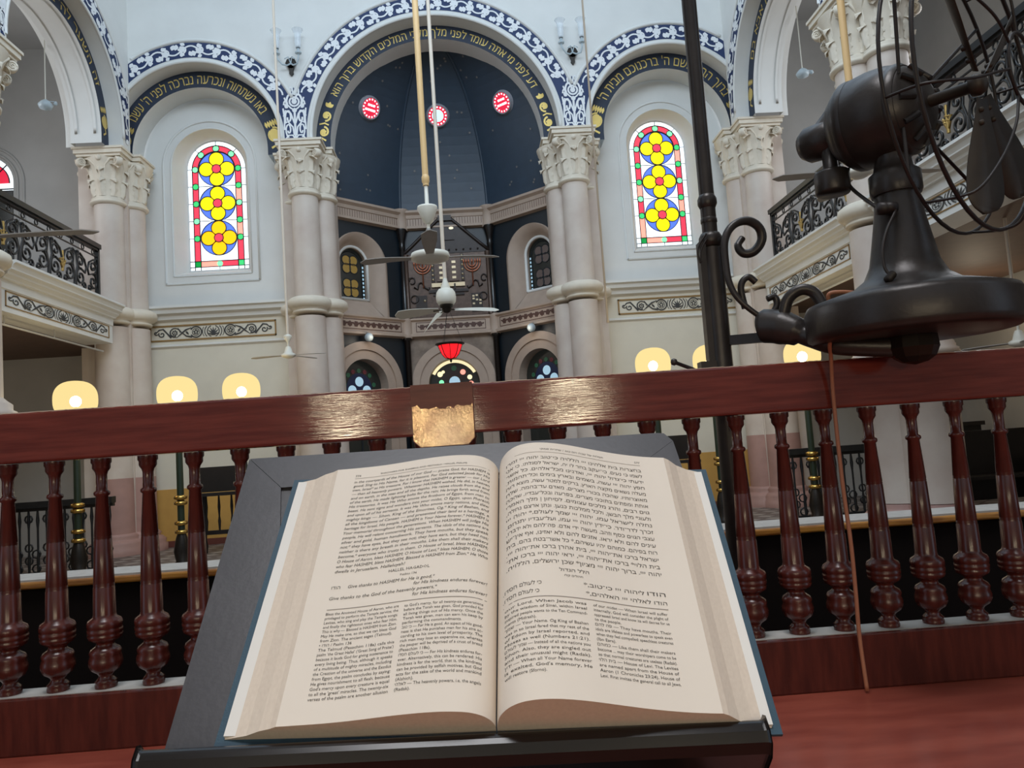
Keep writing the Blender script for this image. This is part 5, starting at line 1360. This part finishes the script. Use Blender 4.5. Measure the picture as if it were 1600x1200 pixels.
for q_ in ((.212, 0, .0032), (.207, -.045, .0028), (.05, .055, .0026)): a = MB(); a.tube(cring(q_[0], q_[1], 0), q_[2], 6, closed=True); a.build('cage_ring', M['black_wire'], t)
for k in range(8):
    an = 2*pi*k/8 + .25; a = MB()
    def q(R, a2, z): return tuple(hc + e1*R*cos(a2) + e2*R*sin(a2) + ax*z)
    a.tube(smooth_path([q(.05, an, .055), q(.1, an + .04, .056), q(.15, an + .05, .045), q(.2, an + .02, .025), q(.212, an, 0), q(.207, an, -.045)]), .0021, 5); a.build('cage_wire', M['black_wire'], t)
for k in range(4):
    an = pi/4 + pi/2*k; a = MB()
    a.tube([tuple(mc + e1*.06*cos(an) + e2*.06*sin(an) + ax*.055), tuple(hc + e1*.207*cos(an) + e2*.207*sin(an) + ax*-.045)], .0028, 5); a.build('cage_strut', M['black_wire'], t)
fg(t)
a = MB(); a.tube(smooth_path([(.585, 1.15, .2015), (0.552, 1.145, 0.2045), (0.535, 1.148, 0.2025), (0.538, 1.155, 0.1868), (0.545, 1.165, 0.16), (0.543, 1.18, 0.1288), (.552, 1.2, .11), (0.5565, 1.216, 0.0468), (0.5565, 1.215, -0.085), (0.5589, 1.2125, -0.1857), (0.5584, 1.2125, -0.2653), (0.5572, 1.2125, -0.330), (.557, 1.205, -.4085)]), .0032, 8)
o = a.build('power_cable', M['cable']); tag(o, 'brown cable hanging from the fan base down in front of the balusters', 'cable'); fg(o)

# ---------------------------------------------------------------- lectern
A0_ = Vector((0, .44, -.150)); dd = Vector((0, .605 - .44, .003 + .150)).normalized(); nn_ = Vector((0, -dd.z, dd.y)); xx_ = Vector((1, 0, 0))
def LP(x, s, h): return tuple(A0_ + xx_*x + dd*s + nn_*h)
x0, x1, S = -.187, .1435, .2285
t = thing('lectern', 'charcoal leather covered sloping lectern on the table carrying the open book', 'lectern', (0, .5, TZ))
a = MB()
rc = .012
outline = [(x0, -.0145), (x1, -.0145)] + [(x1 + rc*(cos(k*pi/8) - 1), S - rc + rc*sin(k*pi/8) - .003) for k in range(5)] + [(x0, S)]
a.prism(outline, LP, -.022, -.0015); a.build('board', M['leather'], t)
for pts in ([(x0, -.0145), (x0 + .062, -.0145), (x0 + .03, S - .034), (x0, S)], [(x0, S), (x0 + .03, S - .034), (x1 - .028, S - .034), (x1, S - .012), (x1 - .005, S - .003), (x1 - .01, S - .002)], [(x1 - .028, -.0145), (x1, -.0145), (x1, S - .012), (x1 - .028, S - .034)]):
    cxm = sum(p[0] for p in pts)/len(pts); cym = sum(p[1] for p in pts)/len(pts)
    a = MB(); a.prism([(cxm + (p[0] - cxm)*.9985, cym + (p[1] - cym)*.9985) for p in pts], LP, -.0016, .0008); bevel(a.build('leather_border', M['leather'], t), .0008)
a = MB(); lip = [(-.030, -.035), (-.030, .004), (-.027, .0105), (-.022, .013), (-.0165, .013), (-.0145, .010), (-.0145, -.035)]
vs = [LP(x0 - .009, s + .0095, h) for s, h in lip] + [LP(x1 - .0065, s - .0015, h) for s, h in lip]; n = len(lip)
a.add(vs, [tuple(range(n)), tuple(range(2*n - 1, n - 1, -1))] + [(i, (i + 1) % n, n + (i + 1) % n, n + i) for i in range(n)]); bevel(a.build('book_lip', M['lip'], t), .0025, 3)
for sx in (-.16, .105):
    a = MB(); a.prism([(.432, TZ + .012), (.60, TZ + .012), (.598, -.035), (.452, -.172)], lambda y, z, d: (d, y, z), sx, sx + .014); a.build('side_panel', M['dark_wood'], t)
a = MB(); a.box(-.165, .124, .42, .615, TZ, TZ + .012); a.build('foot_board', M['dark_wood'], t)
fg(t)

# ---------------------------------------------------------------- open book
BW, BL, BR = .15, .195, radians(-3.5)
cb = (.004, .0857)
def BP(u, v, h):
    v2 = v - BL/2
    return LP(cb[0] - .004 + u*cos(BR) - v2*sin(BR), cb[1] + .003 + u*sin(BR) + v2*cos(BR), h + .0012)
bt = thing('open_book', 'open prayer book with English and Hebrew pages lying on the lectern', 'book', LP(0, .08, .0))
a = MB()
for sg in (-1, 1): a.prism([(sg*.006, -.0035), (sg*(BW + .0035), -.0035), (sg*(BW + .0035), BL + .0035), (sg*.006, BL + .0035)], BP, 0, .0022)
a.prism([(-.008, -.0035), (.008, -.0035), (.008, BL + .0035), (-.008, BL + .0035)], BP, 0, .0018); a.build('cover', M['cover'], bt)
PL = [(.0003, .0095), (.001, .0125), (.003, .017), (.007, .0215), (.013, .0248), (.02, .0262), (.03, .0265), (.042, .0255), (.055, .0235), (.068, .021), (.082, .0185), (.095, .0168), (.108, .0156), (.118, .0148)]
PR = [(.0003, .0095), (.0012, .016), (.003, .022), (.007, .0285), (.013, .0335), (.02, .036), (.028, .0368), (.038, .036), (.05, .0335), (.064, .0295), (.078, .0255), (.092, .0222), (.106, .0198), (.12, .0185)]
def surf(prof, sg):
    us = [p[0] for p in prof]; hs = [p[1] for p in prof]
    arc = [0]
    for i in range(1, len(us)): arc.append(arc[-1] + sqrt((us[i] - us[i-1])**2 + (hs[i] - hs[i-1])**2))
    def at(u):
        u = max(us[0], min(us[-1], u))
        for i in range(len(us) - 1):
            if u <= us[i + 1]:
                q = (u - us[i])/(us[i + 1] - us[i]); return hs[i] + (hs[i + 1] - hs[i])*q
        return hs[-1]
    return at
def dense(prof, k=4):
    return [(p.x, p.y) for p in smooth_path([(a_, b_, 0) for a_, b_ in prof], k)]
for prof, sg, nm in ((PL, -1, 'l'), (PR, 1, 'r')):
    D = dense(prof); n = len(D)
    edge = [(D[-1][0] + .0035, D[-1][1] - .002), (D[-1][0] + .010, .0105), (D[-1][0] + .018, .006), (BW - .0015, .0026)]
    full = D + edge
    a = MB(); nv = 10; vs = []
    for j in range(nv + 1):
        v = BL*j/nv
        for u, h in full: vs.append(BP(sg*u, v, h))
    N_ = len(full)
    fs = [(j*N_ + i, j*N_ + i + 1, (j + 1)*N_ + i + 1, (j + 1)*N_ + i) for j in range(nv) for i in range(n - 1)]
    a.add(vs, fs, 0, True)
    fs2 = [(j*N_ + i, j*N_ + i + 1, (j + 1)*N_ + i + 1, (j + 1)*N_ + i) for j in range(nv) for i in range(n - 1, N_ - 1)]
    a.add(vs, fs2, 1, False)
    for v in (0, BL):
        loop = [BP(sg*u, v, h) for u, h in full] + [BP(sg*.0003, v, .0022)]
        lowr = [BP(sg*u, v, .0022) for u, h in full]
        vv = [BP(sg*u, v, h) for u, h in full] + lowr
        a.add(vv, [(i, i + 1, N_ + i + 1, N_ + i) for i in range(N_ - 1)], 1)
    pb = a.build('page_block', [M['page'], M['pages']], bt); OFF[pb.name] = OFF[bt.name]
    if sg < 0: pbl = pb
    a = MB(); a.prism([(sg*.13, .001), (sg*(BW - .001), .001), (sg*(BW - .001), BL - .001), (sg*.13, BL - .001)], BP, .0022, .0042)
    a.build('flyleaf', M['flyleaf'], bt)
ROWS_EN = ["in the courtyards of the House of our God — praise God, for HASHEM is", "good; Sing to His Name, for it is pleasant. For God selected Jacob for His", "own, Israel* as His treasure. For I know that HASHEM is greater — our Lord", "— than all heavenly powers. Whatever HASHEM wished, He did, in heaven", "and on earth, in the seas and all the depths. He raises clouds from the end", "of the earth; He made lightning bolts for the rain; He brings forth wind from", "His treasuries. It was He Who smote the firstborn of Egypt, from man to", "beast. He sent signs and wonders into your midst, O Egypt, upon Pharaoh", "and upon all of his servants. It was He Who smote many nations, and slew", "mighty kings — Sihon, King of the Emorites, Og,* King of Bashan, and", "all the kingdoms of Canaan — and presented their land as a heritage, a", "heritage for Israel, His people. HASHEM is Your Name forever,* HASHEM is", "Your memorial throughout the generations. When HASHEM will judge His", "people, He will relent concerning His servants. The idols of the nations are", "silver and gold, human handiwork. They have mouths, but they speak", "not;* they have eyes, but they see not; they have ears, but they heed not;", "neither is there any breath in their mouths. Like them shall their makers", "become,* everyone who trusts in them. O House of Israel, bless HASHEM;", "O House of Aaron, bless HASHEM; O House of Levi,* bless HASHEM; O those", "who fear HASHEM, bless HASHEM. Blessed is HASHEM from Zion,* He Who", "dwells in Jerusalem. Halleluyah!"]
COM = ["Bless the Anointed House of Aaron, who are", "privileged to perform the Temple service; the", "Levites, who sing and play the Temple songs;", "and finally the righteous ones who fear Him.", "This is why — Blessed is HASHEM from Zion.", "May He make one, so that we can bless God", "from Zion. The ancient sages (Talmud).", "• הודו / Psalm 136", "The Talmud (Pesachim 118a) calls this", "psalm 'the Great Hallel' ('Great Song of Praise')", "because it lauds God for giving sustenance to", "every living being. Thus, although it speaks", "of a multitude of mighty miracles, including", "the Creation of the universe and the Exodus", "from Egypt, the psalm concludes by saying:", "He gives nourishment to all flesh; because", "God's mercy upon every creature is equal", "to all the 'great' miracles. The twenty-six", "verses of the psalm are another allusion"]
COM2 = ["to God's mercy, for all twenty-six generations", "before the Torah was given, God provided for", "all living things out of His mercy. Once the", "Torah was given, man can earn his keep by", "performing the commandments.", "כי טוב — For He is good. An aspect of His good-", "ness is that He punishes man for his sins ac-", "cording to his own level of prosperity. The", "rich man may lose an expensive ox, whereas", "the pauper will be deprived of a crust of bread", "(Pesachim 118a).", "כי לעולם חסדו — For His kindness endures for-", "ever. Alternatively, this can be rendered: His", "kindness is for the world, that is, the kindness", "can be provided by selfish motives, but God", "acts for the sake of the world and mankind", "(Alshich).", "לאלהי — The heavenly powers, i.e. the angels", "(Radak)."]
a = MB()
hl = surf(dense(PL), -1); hr = surf(dense(PR), 1)
fl = lambda x, y: BP(x, y, hl(-x) + .00018)
fr_ = lambda x, y: BP(x, y, hr(x) + .00018)
XL0, XL1 = -.1035, -.006
def just(body, F, xa, xb, y, size, res=2, shear=0, mi=0, full=True, bold=0):
    vs, fs, w, _ = text_geo(body, res, shear, bold)
    if not vs: return
    sx = (xb - xa)/w if (full or w*size > xb - xa) else size
    a.add([F(xa + x*sx, y + yy*size) for x, yy in vs], fs, mi)
put_text(a, "774", fl, size=.0028, x=XL0, y=.1855, res=1); put_text(a, "SHACHARIS FOR SHABBOS AND FESTIVALS / MORNING PSALMS", fl, width=.066, x=-.082, y=.1862) if False else just("SHACHARIS FOR SHABBOS AND FESTIVALS / HALLEL PSALMS", fl, -.085, -.022, .186, .0021)
def rule(F, xa, xb, y, w=.00025):
    n = 24; vs = []
    for i in range(n + 1):
        x = xa + (xb - xa)*i/n; vs += [F(x, y - w), F(x, y + w)]
    a.add(vs, [(2*i, 2*i + 1, 2*i + 3, 2*i + 2) for i in range(n)], 1)
rule(fl, XL0, XL1, .184, .00015)
for i, r in enumerate(ROWS_EN):
    just(r, fl, XL0, XL1 if i < 20 else -.058, .1793 - i*.00398, .0034, shear=.2)
put_text(a, "HALLEL HAGADOL", fl, size=.0031, x=-.055, y=.0955, align='c', res=1, bold=.02); put_text(a, "Psalms 136", fl, size=.0024, x=-.055, y=.0917, align='c', res=1)
put_text(a, "הודו"[::-1], fl, size=.0036, x=XL0, y=.0872, res=2, bold=.03)
just("Give thanks to HASHEM for He is good,*", fl, -.093, -.038, .0872, .0034, shear=.2)
just("for His kindness endures forever!", fl, -.051, XL1, .0834, .0034, shear=.2)
just("Give thanks to the God of the heavenly powers,*", fl, XL0, -.036, .0792, .0034, shear=.2)
just("for His kindness endures forever!", fl, -.051, XL1, .0754, .0034, shear=.2)
rule(fl, XL0, XL1, .0722)
def heb(s): 
    import re
    parts = re.split('([\u0590-\u05ff][\u0590-\u05ff \\\']*[\u0590-\u05ff]|[\u0590-\u05ff])', s)
    return ''.join(p[::-1] if p and '\u0590' <= p[0] <= '\u05ff' else p for p in parts)
for i, r in enumerate(COM):
    just(heb(r), fl, XL0, -.0585, .0682 - i*.00305, .0027, full=not (r.startswith('•') or i in (6,)))
for i, r in enumerate(COM2):
    just(heb(r), fl, -.055, -.008, .0678 - i*.0030, .0027, full=i not in (4, 10, 16, 18))
a.build('page_print', [M['print'], M['print_grey']], pbl)
a = MB()
ROWS_HE = ["בחצרות בית אלהינו ¤ הללויה כי־טוב יהוה ¤ זמרו", "לשמו כי נעים. כי־יעקב בחר לו יה, ישראל לסגלתו. כי אני", "ידעתי כי־גדול יהוה ¤, ואדנינו מכל־אלהים. כל אשר", "חפץ יהוה ¤ עשה, בשמים ובארץ בימים וכל־תהמות.", "מעלה נשאים מקצה הארץ, ברקים למטר עשה, מוצא רוח", "מאוצרותיו. שהכה בכורי מצרים, מאדם עד־בהמה. שלח", "אותת ומפתים בתוככי מצרים, בפרעה ובכל־עבדיו. שהכה", "גוים רבים, והרג מלכים עצומים. לסיחון | מלך האמרי", "ולעוג* מלך הבשן, ולכל ממלכות כנען. ונתן ארצם נחלה,", "נחלה לישראל עמו. יהוה ¤ שמך לעולם,* יהוה ¤", "זכרך לדר־ודר. כי־ידין יהוה ¤ עמו, ועל־עבדיו יתנחם.", "עצבי הגוים כסף וזהב, מעשה ידי אדם. פה־להם ולא ידברו,", "עינים להם ולא יראו. אזנים להם ולא יאזינו, אף אין־יש", "רוח בפיהם. כמוהם יהיו עשיהם,* כל אשר־בטח בהם. בית", "ישראל ברכו את־יהוה ¤, בית אהרן ברכו את־יהוה ¤.", "בית הלוי* ברכו את־יהוה ¤, יראי יהוה ¤ ברכו את־", "יהוה ¤. ברוך יהוה ¤ מציון* שכן ירושלים, הללויה."]
XR0, XR1 = .006, .1015
def heb_line(s, xa, xb, y, size, full=True, res=2, bold=0):
    """right-to-left line; the mark stands for the small greyed word after each holy name"""
    body = s[::-1].replace('¤', '\u05d9\u05d9\u05d9')
    vs, fs, w, _ = text_geo(body, 3, 0, bold)
    sx = (xb - xa)/w if full or w*size > xb - xa else size
    ox = xb - w*sx
    a.add([fr_(ox + x*sx, y + yy*size) for x, yy in vs], fs, 0)
heb_line("תפלות של שבת ויום טוב / שחרית פסוקי", .03, .075, .1875, .0024); heb_line("775", .094, XR1, .187, .0026, False)
rule(fr_, .012, XR1, .1852, .00015)
for i, r in enumerate(ROWS_HE): heb_line(r, XR0, XR1, .1785 - i*.00568, .0041)
heb_line("הלל הגדול", .038, .056, .0818, .0034, bold=.03); heb_line("תהלים קלו", .041, .052, .0782, .0022)
heb_line("הודו", .0905, XR1, .0725, .0045, bold=.04); heb_line("ליהוה ¤ כי־טוב,*", .052, .0885, .0725, .0038); heb_line("כי לעולם חסדו.", .004, .027, .0722, .0038)
heb_line("הודו לאלהי ¤ האלהים,*", .053, XR1, .0665, .0038); heb_line("כי לעולם חסדו.", .004, .0255, .0664, .0038)
rule(fr_, .004, XR1, .0635)
RC1 = ["of our midst — When Israel will suffer", "internally, God will consider the plight of", "oppressed Israel and know its will decree for us", "to the people.", "פה להם — They have mouths. Their", "idols are lifeless and powerless to speak even", "when they feel compelled; speechless creatures", "(Ibn Ezra).", "כמוהם — Like them shall their makers", "become ... may their worshipers come to be", "so that normal creatures are useless (Radak).", "בית הלוי — House of Levi. The Levites", "are named apart from the House of", "Aaron (1 Chronicles 23:24). House of", "Levi. First invites the general call to all Jews."]
RC2 = ["our Lord. When Jacob was", "by the wisdom of Sinai, within Israel", "inspired people wants to the Ten Command-", "ments (Midrash).", "שמך — Your Name. Og King of Bashan", "was in so Israel fared that my rest of the", "of Edom by Israel reported, and", "Moses as well (Numbers 21:21).", "שמך לעולם — Instead of all the nations you", "Sihon. Also, they are singled out", "and their unusual might (Radak).", "ידין — When all Your Name forever", "is exalted, God's memory, He", "will restore (Sforno)."]
for i, r in enumerate(RC1): just(heb(r), fr_, .0565, .1005, .0592 - i*.00318, .0027, full=i not in (3, 7))
for i, r in enumerate(RC2): just(heb(r), fr_, .005, .0525, .0594 - i*.00335, .0027, full=i not in (3, 13))
a.build('page_print', [M['print'], M['print_grey']], pb)
fg(bt)
bpy.data.objects.remove(_to); bpy.data.curves.remove(_tc)
# ---------------------------------------------------------------- daylight, added fills, camera
w = bpy.data.worlds.new('daylight'); SC.world = w; w.use_nodes = True
bg = w.node_tree.nodes['Background']; bg.inputs[0].default_value = (.62, .80, 1.0, 1); bg.inputs[1].default_value = .9
def area(name, loc, rot, sx, sy, e, col):
    l = bpy.data.lights.new(name, 'AREA'); l.shape = 'RECTANGLE'; l.size = sx; l.size_y = sy; l.energy = e; l.color = col
    o = bpy.data.objects.new(name, l); C.objects.link(o); o.location = loc; o.rotation_euler = rot
    return o
area('clerestory_daylight', (XC, 4.2, 8.6), (radians(58), 0, 0), 8, 3, 450, (.70, .85, 1))
area('reader_fill', (XC, -1.0, 8.8), (radians(-8), 0, 0), 3, 3, 390, (.97, .97, 1))  # added light above the reader to brighten the page, no opening there
for sx, nm in ((-1, 'left'), (1, 'right')):
    area('gallery_fill_' + nm, (XC + sx*8.1, 9.6, 5.0), (0, radians(90)*sx, 0), 1.6, 3, 75, (.92, .95, 1))  # unseen light added to lift the gallery walls
    for yy in (10.2, 7.2):
        l = bpy.data.lights.new('aisle_fill', 'POINT'); l.energy = 13; l.color = (1, .84, .62); l.shadow_soft_size = .2  # added warm fill under the gallery, no lamp stands here
        o = bpy.data.objects.new('aisle_fill', l); C.objects.link(o); o.location = (XC + sx*7.4, yy, 1.3)
    l = bpy.data.lights.new('doorway_fill', 'POINT'); l.energy = 1.5; l.color = (1, .86, .68); l.shadow_soft_size = .07  # fill added to brighten the apse; the bulbs here are unlit
    o = bpy.data.objects.new('doorway_fill', l); C.objects.link(o); o.location = (AX + sx*1.25, 12.95, 2.02)
# lit globe lamps at the back of the reading platform, behind the reader
def back_lamp(x, y, z, label, e=9, r=.072):
    t = thing('globe_lamp', label, 'lamp', (x, y, BIMAH), 'lit globe lamps behind the reader')
    a = MB(); a.lathe([(.1, BIMAH), (.1, BIMAH + .03), (.03, BIMAH + .08), (.025, z - .2)], (x, y, 0), 14); a.build('post', M['green_pole'], t)
    a = MB(); superglobe(a, (x, y, z), r, r); a.build('glass_globe', emit('lit_back_globe', (1, .84, .58, 1), e), t)
for x, z, e in ((-.9, .31, 75), (.46, .26, 75), (-.29, .10, 90), (.62, .36, 18)):
    back_lamp(x, -2.2 if z < .35 else -2.5, z, 'lit globe lamp on a post behind the reader', e)
cam = bpy.data.cameras.new('camera'); co = bpy.data.objects.new('camera', cam); C.objects.link(co)
cam.sensor_width = 36; cam.lens = 27; cam.clip_start = .02; cam.clip_end = 200
ROLL, PITCH, YAW = radians(3.9), radians(4.8), radians(3.2)
fw = Vector((sin(YAW)*cos(PITCH), cos(YAW)*cos(PITCH), sin(PITCH))); r0 = Vector((cos(YAW), -sin(YAW), 0)); u0 = r0.cross(fw)
rr = r0*cos(ROLL) - u0*0 + u0*0
right = r0*cos(ROLL) - u0*sin(ROLL); up = u0*cos(ROLL) + r0*sin(ROLL)
co.matrix_world = Matrix(((right.x, up.x, -fw.x, 0), (right.y, up.y, -fw.y, 0), (right.z, up.z, -fw.z, 0), (0, 0, 0, 1)))
SC.camera = co
SC.view_settings.view_transform = 'Standard'; SC.view_settings.look = 'None'; SC.view_settings.gamma = 1; SC.view_settings.exposure = .1
SC.view_settings.use_curve_mapping = False
SC.cycles.max_bounces = 6; SC.cycles.diffuse_bounces = 4; SC.cycles.transparent_max_bounces = 12; SC.cycles.caustics_reflective = False; SC.cycles.caustics_refractive = False
SC.cycles.sample_clamp_indirect = 6
